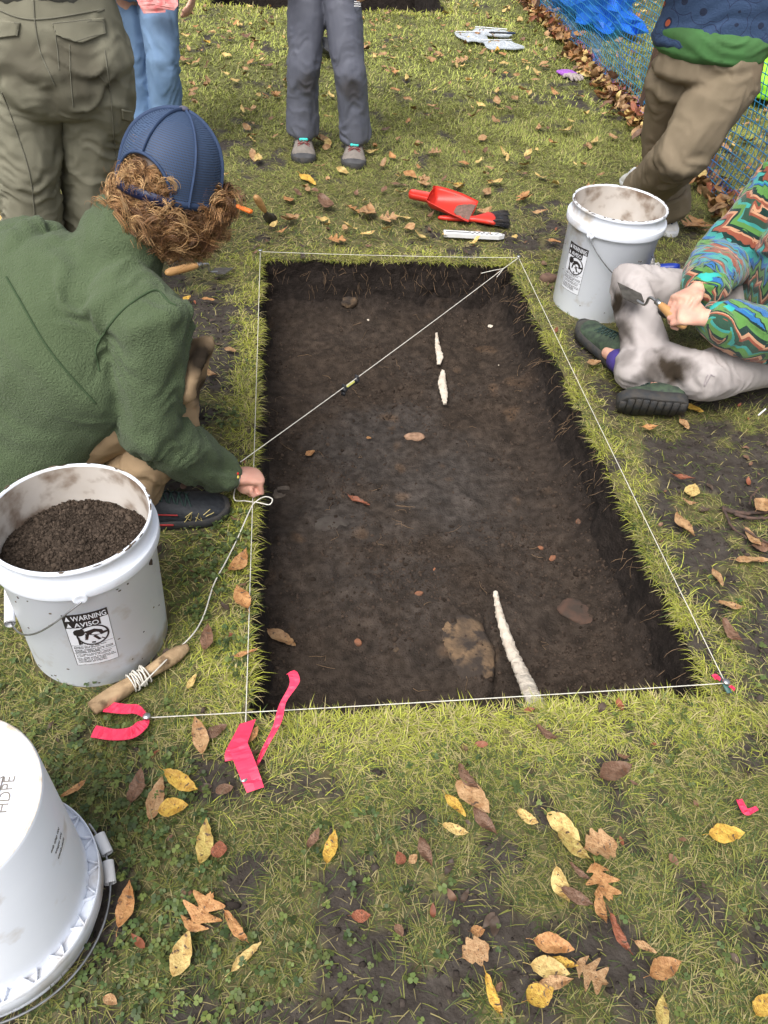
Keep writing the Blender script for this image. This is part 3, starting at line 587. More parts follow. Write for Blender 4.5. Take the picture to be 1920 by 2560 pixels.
mb.box(c0+dv*.035-[0, 0, .013], .003, .006, .006, [dv, sdv, np.array([0, 0, 1.])])
mb.build('level_body', M['black'], r); mb = MB(); mb.tube([c0-dv*.015+[0, 0, .003], c0+dv*.018+[0, 0, .003]], .0055, 10); mb.build('bubble_vial', mat('vial', (.55, .55, .15), None, rough=.2), r)
# stick with wound string
r = empty('wooden_stick', g3(305, 1480, .02), 'pale split wooden stick with string wound round its middle', 'stick')
A = g3(203, 1546, .022); B = g3(408, 1414, .026); P = A+(B-A)*np.linspace(0, 1, 40)[:, None]; R = []
ax = nrm(B-A); sd = nrm(np.cross(ax, [0, 0, 1.])); th = np.linspace(0, 2*pi, 18, endpoint=False)
for i, p in enumerate(P):
    t = i/39.; rr = .0135+.002*sin(t*9); jag = .55+.45*min(1, (1-t)*9); q = np.stack([np.cos(th), np.sin(th)], -1)
    prof = (1+.32*(noise(np.stack([np.cos(th)*2.5+3, np.sin(th)*2.5+3, np.full(18, t*3.)], -1), 5)-.5)*2)*(1-.45*np.exp(-((th-4.6)/.35)**2)*(1 if t < .5 else .4))
    R.append(p+(q[:, :1]*sd+q[:, 1:]*np.array([0, 0, 1.]))*(rr*jag*prof)[:, None])
mb = MB(); mb.rings(R); mb.build('wood', M['stick'], r)
W = []
for k in range(100):
    t = k/99; a = t*2*pi*11+.3; pos = .40+.13*(t+.28*sin(t*23)); W.append(A+(B-A)*pos+(cos(a)*sd+sin(a)*np.array([0, 0, 1.]))*(.0175+.003*sin(k*1.3)))
mb = MB(); mb.tube(catmull(W, 2), .0016, 5); mb.build('wound_string', M['string'], r)
# ------------------------------------------------------------------ buckets
def text_mesh(body, size, bold=.0, shear=0):
    c = bpy.data.curves.new('t', 'FONT'); c.body = body; c.size = size; c.offset = bold; c.shear = shear; c.resolution_u = 3
    o = bpy.data.objects.new('t', c); col.objects.link(o); dg = bpy.context.evaluated_depsgraph_get(); me = bpy.data.meshes.new_from_object(o.evaluated_get(dg), depsgraph=dg)
    V, _ = me_get(me) if len(me.vertices) else (np.zeros((0, 3)), None); F_ = [tuple(p.vertices) for p in me.polygons]; bpy.data.objects.remove(o); return V, F_
def fitted(body, x0, x1, ybase, h, bold=0):      # text scaled to span x0..x1
    V, F_ = text_mesh(body, 1.0, bold)
    V = V-[V[:, 0].min(), 0, 0]; V[:, 0] *= (x1-x0)/V[:, 0].max(); V[:, 1] = V[:, 1]*h+ybase; V[:, 0] += x0; return V, F_
def warning_label(parent, az, z0, w_, h_, rad, scale=1.0):
    # x across 0..w, y up 0..h; bent on the bucket
    def bend(V, lift):
        V = np.asarray(V, float); r_ = rad(z0+V[:, 1])+lift; a = az+(V[:, 0]-w_/2)/rad(z0+h_/2); return np.stack([np.cos(a)*r_, np.sin(a)*r_, z0+V[:, 1]], -1)
    def rect(x0, x1, y0, y1, mb, lift):
        n = max(2, int((x1-x0)/.004)+1); xs = np.linspace(x0, x1, n); V = np.array([(x, y, 0) for y in (y0, y1) for x in xs]); mb.add(bend(V, lift), [(i, i+1, i+1+n, i+n) for i in range(n-1)])
    def poly(pts, mb, lift): mb.add(bend([(x, y, 0) for x, y in pts], lift), [tuple(range(len(pts)))])
    mb = MB(); rect(0, w_, 0, h_, mb, .0004); L = mb.build('warning_label', M['label'], parent)
    ink = MB(); b = .0008
    for x0, x1, y0, y1 in ((0, w_, 0, b), (0, w_, h_-b, h_), (0, b, b, h_-b), (w_-b, w_, b, h_-b), (b, w_-b, h_*.40, h_*.40+b), (b, w_-b, h_*.245, h_*.245+b)): rect(x0, x1, y0, y1, ink, .0008)
    rect(b, w_-b, h_*.865, h_-b, ink, .0008); rect(b, w_*.80, h_*.745, h_*.865, ink, .00085)
    # child leaning into a bucket, struck out by a ring
    cx, cy, R_ = w_*.56, h_*.575, w_*.37
    ring = [(cx+cos(t)*R_, cy+sin(t)*R_) for t in np.linspace(0, 2*pi, 40)]; ri = [(cx+cos(t)*R_*.88, cy+sin(t)*R_*.88) for t in np.linspace(0, 2*pi, 40)]
    for i in range(39): poly([ring[i], ring[i+1], ri[i+1], ri[i]], ink, .0011)
    d = R_*.07; poly([(cx-R_*.68, cy+R_*.72), (cx-R_*.62, cy+R_*.78), (cx+R_*.72, cy-R_*.64), (cx+R_*.66, cy-R_*.70)], ink, .0012)
    hd = [(w_*.27+cos(t)*w_*.13, h_*.65+sin(t)*w_*.13) for t in np.linspace(0, 2*pi, 16, endpoint=False)]; poly(hd, ink, .0009)
    poly([(w_*.38, h_*.66), (w_*.62, h_*.69), (w_*.78, h_*.64), (w_*.82, h_*.56), (w_*.60, h_*.555), (w_*.45, h_*.60)], ink, .0009)
    poly([(w_*.70, h_*.60), (w_*.93, h_*.60), (w_*.93, h_*.57), (w_*.74, h_*.55)], ink, .00095); poly([(w_*.62, h_*.57), (w_*.72, h_*.47), (w_*.66, h_*.46), (w_*.55, h_*.55)], ink, .00095)
    poly([(w_*.40, h_*.62), (w_*.36, h_*.50), (w_*.42, h_*.50), (w_*.48, h_*.60)], ink, .00097)
    poly([(w_*.20, h_*.56), (w_*.25, h_*.56), (w_*.25, h_*.43), (w_*.20, h_*.43)], ink, .0009); poly([(w_*.20, h_*.45), (w_*.58, h_*.45), (w_*.58, h_*.42), (w_*.20, h_*.42)], ink, .00098)
    ink.build('print', M['ink'], L)
    wt = MB()
    for body, x0, x1, y, hh in (('WARNING', .19, .96, .885, .125), ('AVISO', .22, .76, .765, .115)):
        V, F_ = fitted(body, x0*w_, x1*w_, y*h_, hh*h_, .012); wt.add(bend(V, .0016), F_)
    for ty, hh in ((.885, .085), (.768, .078)): poly([(w_*.05, h_*ty), (w_*.16, h_*ty), (w_*.105, h_*(ty+hh))], wt, .0016)
    wt.build('lettering', M['label'], L)
    tx = MB(); rows = [('Children can fall into', .36, .80), ('bucket and drown.', .335, .66), ('Keep children away from', .30, .93), ('bucket with even a small', .275, .93), ('amount of liquid.', .252, .62), ('Los niños pueden caerse', .205, .88), ('a este cubo y ahogarse.', .178, .86), ('No deje que los niños se', .135, .92), ('acerquen a este cubo aunque', .108, .96), ('tenga una pequeña', .081, .72), ('cantidad de líquido.', .052, .74)]
    for body, y, x1 in rows:
        V, F_ = fitted(body, .06*w_, x1*w_, y*h_+.0006, .030*h_, .018); tx.add(bend(V, .0009), F_)
    tx.build('small_text', M['ink'], L)
BH = .362
def brad(z): return .143+(.150-.143)*np.clip(np.asarray(z)/.30, 0, 1.2)
def bucket_shell(r):
    mb = MB(); mb.lathe([(.001, .004), (.136, .004), (.1405, .0), (.143, .006), (float(brad(.29)), .292), (.1515, .294), (.1605, .296), (.1615, .299), (.1615, .318), (.160, .3215), (.1515, .323), (.1510, .352), (.1535, .354), (.1545, .358), (.153, BH), (.1495, BH+.0015), (.1475, .358)], 96)
    mb.build('shell', M['plastic'], r)
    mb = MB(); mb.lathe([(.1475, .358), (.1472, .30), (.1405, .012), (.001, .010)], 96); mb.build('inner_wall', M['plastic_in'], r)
def ear_and_bail(r, az, drop, side, grip=True):
    for s in (0, pi):
        e = MB()
        a = az+s; u = np.array([cos(a), sin(a), 0]); v = np.array([-sin(a), cos(a), 0]); c = u*.160+[0, 0, .300]
        for q, rr in ((.0, .0125), (.004, .011)): pass
        ring = lambda rad_, out: [c+u*out+(v*cos(t)+np.array([0, 0, 1.])*sin(t))*rad_ for t in np.linspace(0, 2*pi, 20, endpoint=False)]
        e.rings([np.array(ring(.013, -.010)), np.array(ring(.0135, .004)), np.array(ring(.0105, .005)), np.array(ring(.004, .003))]); e.build('ear', M['plastic'], r)
    u = np.array([cos(az), sin(az), 0]); s_ = np.array([-sin(az), cos(az), 0])*side; W_ = []
    for t in np.linspace(0, pi, 41):
        W_.append(u*cos(t)*.168+s_*(sin(t)*.168 if grip is False else sin(t)**.8*.156)+np.array([0, 0, .296-drop*sin(t)**.9]))
    w_ = MB(); w_.tube(W_, .0019, 8); b = w_.build('bail', M['wire'], r)
    if grip:
        P = [W_[i] for i in range(17, 25)]; P = [W_[16]+(W_[24]-W_[16])*t for t in np.linspace(0, 1, 6)]
        P = [p+s_*.004 for p in P]
        g = MB(); R = tube_rings(P, .0105, 16, None, False); R2 = tube_rings(P[::-1], .0075, 16, None, False); g.rings(R, caps=False); g.rings(R2, caps=False); g.build('grip', M['white'], b)
def grime_flecks(r, seed, z0, z1, n, band=.0):
    mb = MB(); R = random.Random(seed)
    for k in range(n):
        a = R.uniform(0, 2*pi)
        if band: c = np.array([cos(a), sin(a), 0])*R.uniform(.1495, .1545)+[0, 0, BH+.001]; l_ = R.uniform(.002, .012)
        else: z = R.uniform(z0, z1); c = np.array([cos(a), sin(a), 0])*(float(brad(z))+.0003)+[0, 0, z]; l_ = R.uniform(.001, .004)
        u = np.array([-sin(a), cos(a), 0]); v = np.array([0, 0, 1.]) if not band else np.array([cos(a), sin(a), 0])
        mb.ball(c, (l_, R.uniform(.0008, .0022), .0009), 8, [u, v, np.cross(u, v)])
    mb.build('dirt_flecks', M['grime'], r)['kind'] = 'stuff'
def bucket(label, loc, az_label, az_ear, side, drop, seed, sc=1.0, grip=True, rimdirt=20):
    r = empty('bucket', (0, 0, 0), label, 'bucket', 'white plastic buckets with warning labels'); bucket_shell(r); ear_and_bail(r, az_ear, drop, side, grip)
    warning_label(r, az_label, .085, .082, .160, brad); grime_flecks(r, seed, .01, .28, 40); grime_flecks(r, seed+1, 0, 0, rimdirt, 1); r.location = loc; r.scale = (sc, sc, sc); return r
b1c = (-.318, .220, gz1(-.318, .198)-.004)
b1 = bucket('white bucket full of dark soil beside the crouching person', b1c, radians(-78), radians(-77), -1, .155, 3, .97, True, 26)
# soil in the bucket
n = 90; th, rr = np.meshgrid(np.linspace(0, 2*pi, n, endpoint=False), np.linspace(0, .147, 34)); x = (np.cos(th)*rr).ravel(); y = (np.sin(th)*rr).ravel()
z = .262+.022*np.cos(rr.ravel()/.147*1.4)+(fbm(xy3(x, y, 24), 3, 5)-.5)*.026+(fbm(xy3(x, y, 110), 2, 6)-.5)*.008
i, j = np.meshgrid(np.arange(33), np.arange(n), indexing='ij'); Fq = np.stack([i*n+j, i*n+(j+1) % n, (i+1)*n+(j+1) % n, (i+1)*n+j], -1).reshape(-1, 4)
V = np.stack([x, y, z], -1); ss = mesh_np('s', V, Fq, M['soil']); setcol(ss, np.array([.055, .040, .030])*(.55+.9*fbm(V*60, 3, 4)[:, None]))
soil_root = empty('bucket_soil', (0, 0, 0), 'heap of crumbly brown soil inside the left bucket', 'soil'); link('heap', ss, soil_root)
nn = 9000; a = rng.uniform(0, 2*pi, nn); q = .145*np.sqrt(rng.random(nn)); x = np.cos(a)*q; y = np.sin(a)*q; z = .262+.022*np.cos(q/.147*1.4)+(fbm(xy3(x, y, 24), 3, 5)-.5)*.026
V_, F_, C_ = lumps(np.stack([x, y, z+.001], -1), rng.gamma(1.6, .0009, nn)+.0004, np.array([.055, .041, .031])*rng.uniform(.5, 1.6, (nn, 1)))
cm = mesh_np('crumbs', V_, F_, M['crumb'], None); setcol(cm, C_); o = link('crumbs', cm, soil_root); o['kind'] = 'stuff'; soil_root.location = b1c; soil_root.scale = (.97, .97, .97)
bk3 = (1.225, 1.70, gz1(1.225, 1.70)-.004)
b3 = bucket('empty white bucket with a dirt-caked rim beside the seated person', bk3, radians(-152), radians(-137), 1, .16, 13, 1.05, False, 60)
# upturned bucket standing rim down
r = empty('bucket', (0, 0, 0), 'upturned white bucket at the bottom left corner showing its base', 'bucket', 'white plastic buckets with warning labels')
mb = MB(); zz = lambda z: BH-z
mb.lathe([(.001, BH-.010), (.128, BH-.010), (.132, BH-.004), (.1385, BH), (.142, BH-.005), (.150, BH-.290), (.152, BH-.296), (.1515, .012), (.156, .008), (.157, .003), (.154, 0), (.150, .002)], 96); mb.build('shell', M['plastic'], r)
mb = MB(); mb.lathe([(.150, .070), (.1665, .070), (.168, .066), (.168, .040), (.1665, .038), (.1655, .040), (.1655, .066), (.150, .067)], 96)
for k in range(44):
    a = k*2*pi/44; b_ = a+(2*pi/44)*.5; s1 = 1 if k % 2 else -1
    p0 = np.array([cos(a)*.150, sin(a)*.150, 0]); p1 = np.array([cos(a+s1*.062)*.1655, sin(a+s1*.062)*.1655, 0])
    d = nrm(p1-p0); pr = np.cross(d, [0, 0, 1])*.0009
    mb.add([p0+pr+[0, 0, .0705], p1+pr+[0, 0, .0705], p1-pr+[0, 0, .0705], p0-pr+[0, 0, .0705], p0+pr+[0, 0, .080], p1+pr+[0, 0, .078], p1-pr+[0, 0, .078], p0-pr+[0, 0, .080]], [(4, 5, 6, 7), (0, 1, 5, 4), (2, 3, 7, 6), (1, 2, 6, 5), (3, 0, 4, 7)])
mb.lathe([(.1655, .070), (.1665, .081), (.168, .081), (.1685, .070)], 96)
mb.build('ribbed_flange', M['plastic'], r)
W_ = [np.array([cos(t)*.176, sin(t)*.176, .058-.038*sin((t+1.9)/2.2*pi/1.4)]) for t in np.linspace(-1.9, .75, 40)]
m2 = MB(); m2.tube(W_, .0019, 8); bl = m2.build('bail', M['wire'], r)
for i0, i1 in ((30, 33), (34, 37)):
    g = MB(); P = [W_[i0]+(W_[i1]-W_[i0])*t+nrm(W_[i0]*[1, 1, 0])*.003*(i0 > 32) for t in np.linspace(0, 1, 5)]; g.rings(tube_rings(P, .0095, 16, None, False), caps=False); g.rings(tube_rings(P[::-1], .0068, 16, None, False), caps=False); g.build('grip', M['white'], bl)
ink = MB()
V, F_ = text_mesh('HDPE', .022); V = V[:, [1, 0, 2]]*[-1, 1, 0]; ink.add(V+[.098, -.012, BH-.0094], F_)
V, F_ = text_mesh('2', .026); V = V[:, [1, 0, 2]]*[-1, 1, 0]; ink.add(V+[.068, .008, BH-.0094], F_)
tri = [np.array([.082, -.012, BH-.0092]), np.array([.082, .042, BH-.0092]), np.array([.040, .015, BH-.0092]), np.array([.082, -.012, BH-.0092])]
for k in range(3): ink.tube([tri[k], tri[k+1]], .0009, 5)
ink.build('moulded_mark', mat('mould', (.22, .20, .18), None, rough=.8), r)
dt = MB(); dt.lathe([(.1335, BH-.0035), (.1375, BH+.0006), (.1405, BH-.0015)], 96); dt.build('base_grime', mat('rimgrime', (.45, .38, .30), (.72, .70, .68), 50, .8), r)
ink = MB()
for k, (body, ww) in enumerate((('No deje que', .036), ('los niños', .030), ('acerquen', .030))):
    V, F_ = fitted(body, 0, ww, 0, .011, .02); zc = BH-.09-k*.016; a = radians(14)+V[:, 1]*0
    A_ = radians(2)+(-V[:, 0])/.146*1.0; r_ = .1445+(BH-zc-.09)*.026+.0006
    ink.add(np.stack([np.cos(A_)*r_, np.sin(A_)*r_, zc-V[:, 1]], -1), F_)
ink.build('worn_print', M['ink'], r)
r.location = (-.392, -.347, gz1(-.39, -.33)+.004)

# ------------------------------------------------------------------ tools and loose things on the lawn
def atY(px, py, yy):
    s = 1920/1659; d = CF + (px*s-960)/2000*CX - (py*s-1280)/2000*CU; return CAM + d*((yy-CAM[1])/d[1])
def trowel(label, tip, heel, up, hl=.115, group='pointed mason trowels', bl=.115, bw=.04):
    # tip, heel of the blade; the handle runs back, raised along up
    tip, heel, up = map(np.asarray, (tip, heel, up)); d = nrm(heel-tip); s = nrm(np.cross(up, d)); up = nrm(np.cross(d, s)); r = empty('trowel', heel, label, 'trowel', group)
    pts = [tip, tip+d*bl*.72+s*bw, heel+s*bw*.45, heel-s*bw*.45, tip+d*bl*.72-s*bw]; th = up*.0008
    mb = MB(); mb.add([p+th for p in pts]+[p-th for p in pts], [(0, 1, 2, 3, 4), (9, 8, 7, 6, 5)]+[(i, i+5, (i+1) % 5+5, (i+1) % 5) for i in range(5)]); mb.build('blade', M['steel'], r, False)
    n0 = heel-d*.012; n1 = heel+d*.018+up*.008; n2 = heel+d*.022+up*.036; n3 = heel+d*.055+up*.042
    mb = MB(); mb.tube(catmull([n0, n1, n2, n3], 5), .0042, 8); mb.build('neck', M['steel2'], r)
    mb = MB(); mb.rings(tube_rings([n3-d*.006, n3+d*.018], .0095, 14, None, False)); mb.build('ferrule', M['steel2'], r)
    h0 = n3+d*.016; P = [h0+d*hl*t for t in (0, .15, .45, .75, .93, 1)]; mb = MB(); mb.tube(P, [.0105, .0125, .0145, .0135, .014, .0115], 16); mb.build('handle', M['wood'], r); return r
hz = at(450, 595, .03); te = at(506, 578, .03); ho = at(375, 590, .02)
trowel('trowel with pale wooden handle lying behind the crouching person', te, te+nrm(hz-te)*.085+[0, 0, .004], (0, 0, 1), .11, bl=.085, bw=.03)
# hand trowel standing in the sod
r = empty('hand_trowel', at(592, 490), 'small trowel stuck upright in the sod with a round wooden handle', 'trowel')
top = atY(553, 426, 2.24); foot = at(594, 490, -.02); d = nrm(top-foot); L = np.linalg.norm(top-foot); mb = MB()
mb.tube([foot+d*L*t for t in (.56, .62, .75, .9, .98)], [.009, .012, .0145, .0155, .013], 14); mb.build('handle', M['wood'], r)
sx = nrm(np.cross(d, [0.2, 1, 0])); mb = MB(); R = []
for t, w_, c_ in ((-.02, .004, 0), (.08, .022, .004), (.25, .027, .006), (.38, .024, .006), (.44, .010, .004), (.56, .005, 0)):
    c = foot+d*L*t; f = np.cross(sx, d); R.append(np.array([c-sx*w_+f*c_, c-sx*w_*.5, c-f*c_*.4, c+sx*w_*.5, c+sx*w_+f*c_, c+sx*w_*.5+f*.002, c+f*(.002-c_*.4), c-sx*w_*.5+f*.002]))
mb.rings(R); mb.build('blade', M['steel'], r)
# orange tool handle
a, b = at(478, 432, .025), at(541, 457, .022); d = nrm(b-a); r = empty('orange_tool', b, 'orange plastic tool lying behind the curly haired head', 'tool')
mb = MB(); mb.tube([a-d*.05, a, a+(b-a)*.4, a+(b-a)*.8, b], [[.016, .01], [.015, .01], [.011, .009], [.012, .009], [.013, .009]], 12, side=np.cross(d, [0, 0, 1])); mb.build('grip', M['orange'], r)
mb = MB(); mb.tube([a-d*.045, a-d*.12], .006, 8); mb.build('shank', M['steel'], r)
# red scoop (dustpan) and brush
def scoop(name, label, cat, P0, P1, w0, w1, hgt, m, handle_len, soil=False, tilt=(0, 0, 1), group=None):
    P0, P1 = np.asarray(P0), np.asarray(P1); d = nrm(P1-P0); up = nrm(np.asarray(tilt, float)); s = nrm(np.cross(d, up)); up = np.cross(s, d); L = np.linalg.norm(P1-P0); r = empty(name, P0, label, cat, group)
    nU, nV = 20, 15; out = []; inn = []
    for i in range(nU):
        t = i/(nU-1); w_ = (w0+(w1-w0)*min(1, t*1.6)**.7); h_ = hgt*(1-.82*t**1.3); ro, ri = [], []
        for j in range(nV):
            q = -1+2*j/(nV-1); x = w_*np.sign(q)*abs(q)**.75; z = h_*abs(q)**2.6; back = 0 if t > 0 else hgt*.9
            b_ = hgt*np.clip(1-t*9, 0, 1)*.95; z2 = max(z, b_*(1-.15*abs(q)))
            c = P0+d*L*(t if t > .11 else .11*(t/.11)**.6)+s*x+up*z2; ro.append(c); ri.append(c+up*.003+d*.003*(t < .1))
        out.append(ro); inn.append(ri)
    mb = MB(); V = np.array(out+inn).reshape(-1, 3); F_ = []; o2 = nU*nV
    for i in range(nU-1):
        for j in range(nV-1):
            a_ = i*nV+j; F_.append((a_, a_+nV, a_+nV+1, a_+1)); F_.append((o2+a_, o2+a_+1, o2+a_+nV+1, o2+a_+nV))
    for i in range(nU-1):
        for j in (0, nV-1): a_ = i*nV+j; F_.append((a_, a_+nV, o2+a_+nV, o2+a_) if j else (a_+nV, a_, o2+a_, o2+a_+nV))
    for j in range(nV-1):
        a_ = (nU-1)*nV+j; F_.append((a_, a_+1, o2+a_+1, o2+a_)); F_.append((j+1, j, o2+j, o2+j+1))
    mb.add(V, F_); mb.build('pan', m, r)
    hh = hgt*.62; mb = MB(); W = []; c0 = P0+up*hh+d*.01
    # loop handle: a trough with rolled rim
    R = []
    for t in np.linspace(0, 1, 12):
        w_ = .021*(1-.12*t)*(1 if t < .86 else max(.15, (1-((t-.86)/.15)**2)**.5)); c = c0-d*handle_len*t; R.append(np.array([c-s*w_+up*.012, c-s*w_*.92-up*.010, c-s*w_*.4-up*.021, c+s*w_*.4-up*.021, c+s*w_*.92-up*.010, c+s*w_+up*.012, c+s*w_*.80+up*.012, c+s*w_*.72-up*.008, c+s*w_*.3-up*.017, c-s*w_*.3-up*.017, c-s*w_*.72-up*.008, c-s*w_*.80+up*.012]))
    mb.rings(R); mb.build('handle', m, r)
    if soil:
        q = MB(); pts = []; nx, ny = 16, 10
        for i in range(nx):
            for j in range(ny):
                t = .60+.385*i/(nx-1); v = -1+2*j/(ny-1); w_ = (w0+(w1-w0)*min(1, t*1.6)**.7)*(.30+.66*(i/(nx-1))**.8); pts.append(P0+d*L*t+s*(v*w_+w1*.0)+up*(.006+.010*(1-abs(v))*(.4+rng.random())*sin(pi*(.1+.8*i/(nx-1)))))
        q.add(pts, [(i*ny+j, (i+1)*ny+j, (i+1)*ny+j+1, i*ny+j+1) for i in range(nx-1) for j in range(ny-1)]); q.build('soil_smear', mat('smear', (.12, .085, .065), (.20, .12, .10), 60, .95, bump=1, bscale=200), r)
    return r
s0 = at(935, 425, .03); s1 = at(1028, 458, .035)
scoop('dustpan', 'red scoop dustpan with soil on its lip resting on the red brush', 'dustpan', at(926, 442, .03), at(1022, 462, .03), .055, .078, .055, M['red'], .10, True, (-.05, -.22, 1))
b0 = at(950, 470, .012); b1_ = at(1022, 473, .02); b2_ = at(1050, 472, .025); b3_ = at(1062, 472, .025); d = nrm(b3_-b0); s = nrm(np.cross(d, [0, 0, 1]))
r = empty('hand_brush', b1_, 'red hand brush with fanned dark bristles under the red scoop', 'brush')
P = catmull([b0, b0+(b1_-b0)*.5, b1_, b2_, b3_], 6); n = len(P); t = np.linspace(0, 1, n)
mb = MB(); mb.tube(P, np.stack([np.interp(t, [0, .1, .5, .75, .9, 1], [.008, .014, .015, .045, .055, .054]), np.interp(t, [0, .1, .5, .8, 1], [.008, .011, .012, .018, .018])], -1), 16, side=s); mb.build('handle', M['red'], r)
mb = MB(); R_ = random.Random(2)
for k in range(520):
    q = R_.uniform(-1, 1); v = R_.uniform(-1, 1); p = b3_+s*q*.050+np.array([0, 0, v*.012]); e = p+d*R_.uniform(.055, .075)+s*(q*.014+R_.gauss(0, .004))+np.array([0, 0, R_.uniform(-.012, .008)])
    mb.tube([p, (p+e)/2+[0, 0, .003], e], .0011, 3, round_=False)
mb.build('bristles', M['bristle'], r)['kind'] = 'stuff'
# north arrow scale
a = at(959, 500, .03); b = at(1090, 507, .03); d = nrm(b-a); s = nrm(np.cross([0, 0, 1.], d)); L = np.linalg.norm(b-a); hw = .0165; r = empty('scale_arrow', a, 'white north arrow scale bar with checker marks and letter N below the red brush', 'scale bar')
def sc(u_, v_, z=0): return a+d*L*u_+s*v_*hw+np.array([0, 0, z])
o5 = [(0, -1), (.90, -1), (1, -.15), (1, .15), (.90, 1), (0, 1)]; mb = MB(); mb.add([sc(*p, .0) for p in o5]+[sc(*p, -.016) for p in o5], [tuple(range(6)), tuple(range(11, 5, -1))]+[(i, i+6, (i+1) % 6+6, (i+1) % 6) for i in range(6)]); mb.build('bar', M['white'], r, False)
mk = MB()
def rq(u0, u1, v0, v1): mk.add([sc(u0, v0, .0005), sc(u1, v0, .0005), sc(u1, v1, .0005), sc(u0, v1, .0005)], [(0, 1, 2, 3)])
rq(.03, .41, -.12, .38)
for k in range(10): rq(.41+k*.039, .449+k*.039, (.1 if k % 2 == 0 else -.55), (.68 if k % 2 == 0 else .03))
V, F_ = text_mesh('N', 1.0); V = (V-V.mean(0))*[.032, .045, 0]
mk.add([a+d*(L*.87)+d*(-v[1])*.9*-1*0+d*v[1]*.7+s*(-v[0])*.9+np.array([0, 0, .0006]) for v in V], F_)
mk.add([sc(.955, -.25, .0005), sc(.985, 0.05, .0005), sc(.955, .35, .0005)], [(0, 1, 2)])
mk.build('markings', mat('scaleink', (.12, .12, .125), None, rough=.6), r, False)
# blue and black dustpans, white crumpled bag
scoop('dustpan', 'shiny blue dustpan on the grass behind the seated person', 'dustpan', at(1470, 622, .03), at(1385, 622, .02), .075, .10, .05, M['blue'], .10, tilt=(.1, -.2, 1))
scoop('dustpan', 'black dustpan seen between the gray trousered legs', 'dustpan', at(690, 112, .02), at(735, 118, .02), .07, .12, .07, M['black'], .08)
def crumple(name, label, cat, c, rx, ry, rz, m, seed, group=None, n=26, rough=.6):
    mb = MB(); mb.ball((0, 0, 0), 1, n); V = np.concatenate(mb.V); f = 1-np.abs(2*fbm(V*2.2+seed, 3, seed)-1)*rough*2
    V = V*f[:, None]*np.array([rx, ry, rz])*1.25; V[:, 2] = np.maximum(V[:, 2], -rz*.5); return tag(obj(name, V+np.asarray(c), mb.F, m, None, False), label, cat, group)
crumple('plastic_bag', 'crumpled dirty white bag behind the right bucket', 'bag', at(1385, 595, .05), .06, .045, .065, mat('dirtybag', (.72, .70, .66), (.55, .52, .48), 30, .5, dirt=(.05, .035, .025), dscale=60, dthr=.56, bump=.5), 4)
def flatbag(label, cx, cy, w_, l_, rot, seed):
    c = at(cx, cy); r = empty('clear_bag', (c[0], c[1], .02), label, 'plastic bag', 'clear plastic bags on the far lawn'); n = 22
    for nm, dz in (('film', .0),):
        x, y = np.meshgrid(np.linspace(-1, 1, n), np.linspace(-1, 1, n)); x = x.ravel(); y = y.ravel(); z = (fbm(xy3(x, y, 2.6, seed), 3, seed)-.3)*.045*(1.1-np.maximum(abs(x), abs(y)))
        X_ = x*w_*(1+.12*np.sin(y*3+seed)); Y_ = y*l_*(1+.1*np.sin(x*4)); V = np.stack([c[0]+X_*cos(rot)-Y_*sin(rot), c[1]+X_*sin(rot)+Y_*cos(rot), z+.025], -1)
        F_ = [(i*n+j, i*n+j+1, (i+1)*n+j+1, (i+1)*n+j) for i in range(n-1) for j in range(n-1)]; N_ = len(V); V2 = np.concatenate([V, V-[0, 0, .006]]); F2 = F_+[tuple(q+N_ for q in f[::-1]) for f in F_]
        for i in range(n-1): F2 += [(i, i+N_, i+1+N_, i+1), ((n-1)*n+i, (n-1)*n+i+1, (n-1)*n+i+1+N_, (n-1)*n+i+N_), (i*n, (i+1)*n, (i+1)*n+N_, i*n+N_), (i*n+n-1, i*n+n-1+N_, (i+1)*n+n-1+N_, (i+1)*n+n-1)]
        obj(nm, V2, F2, M['bag'], r, False)
    mb = MB(); ed = [c+np.array([w_*.9*cos(rot)*t-l_*.97*sin(rot)*-1*0+(-l_*.9*sin(rot)), w_*.9*sin(rot)*t+l_*.9*cos(rot), .034]) for t in np.linspace(-1, 1, 6)]; mb.tube(ed, .003, 5); mb.build('zip_seal', M['white'], r); return r
flatbag('clear bag with folded papers, left of the clear bag group', 1020, 88, .10, .12, .2, 1); flatbag('upper clear bag with a dark pen across it, behind the others', 1062, 78, .13, .10, -.1, 2); flatbag('clear bag lying apart in front of the others', 1083, 105, .13, .10, .25, 3)
a, b = at(1058, 70, .05), at(1112, 72, .05); r = empty('pen', a, 'dark marker pen across the clear plastic bags', 'pen'); mb = MB(); mb.tube([a, a+(b-a)*.7], .006, 8); mb.build('barrel', M['black'], r); mb = MB(); mb.tube([a+(b-a)*.71, b], .007, 8); mb.build('pen_cap', M['navyplain'], r)
# purple work glove
c = at(1232, 162, .02); r = empty('work_glove', c, 'purple and grey work glove lying on the grass near the net fence', 'glove')
d = nrm(at(1262, 178)-at(1210, 150)); s = np.array([-d[1], d[0], 0]); mb = MB(); mb.tube([c-d*.085, c-d*.04, c+d*.01], [[.055, .012], [.058, .020], [.052, .018]], 18, side=s); me = remesh(mb, .004, 3); V, N = me_get(me); V += N*((fbm(V*40, 3, 2)-.5)*.012)[:, None]; me_set(me, V); me.materials.append(M['purple']); me.polygons.foreach_set('use_smooth', [True]*len(me.polygons)); link('cuff', me, r)
mb = MB(); mb.tube([c+d*.005, c+d*.035], [[.050, .017], [.047, .015]], 18, side=s)
for k, L in enumerate((.050, .06, .058, .045)): o_ = s*(-.034+.023*k); mb.tube([c+o_+d*.03, c+o_*1.15+d*(.035+L*.55)+[0, 0, .008], c+o_*1.2+d*(.035+L)-[0, 0, .004]], [.0115, .0115, .010], 10)
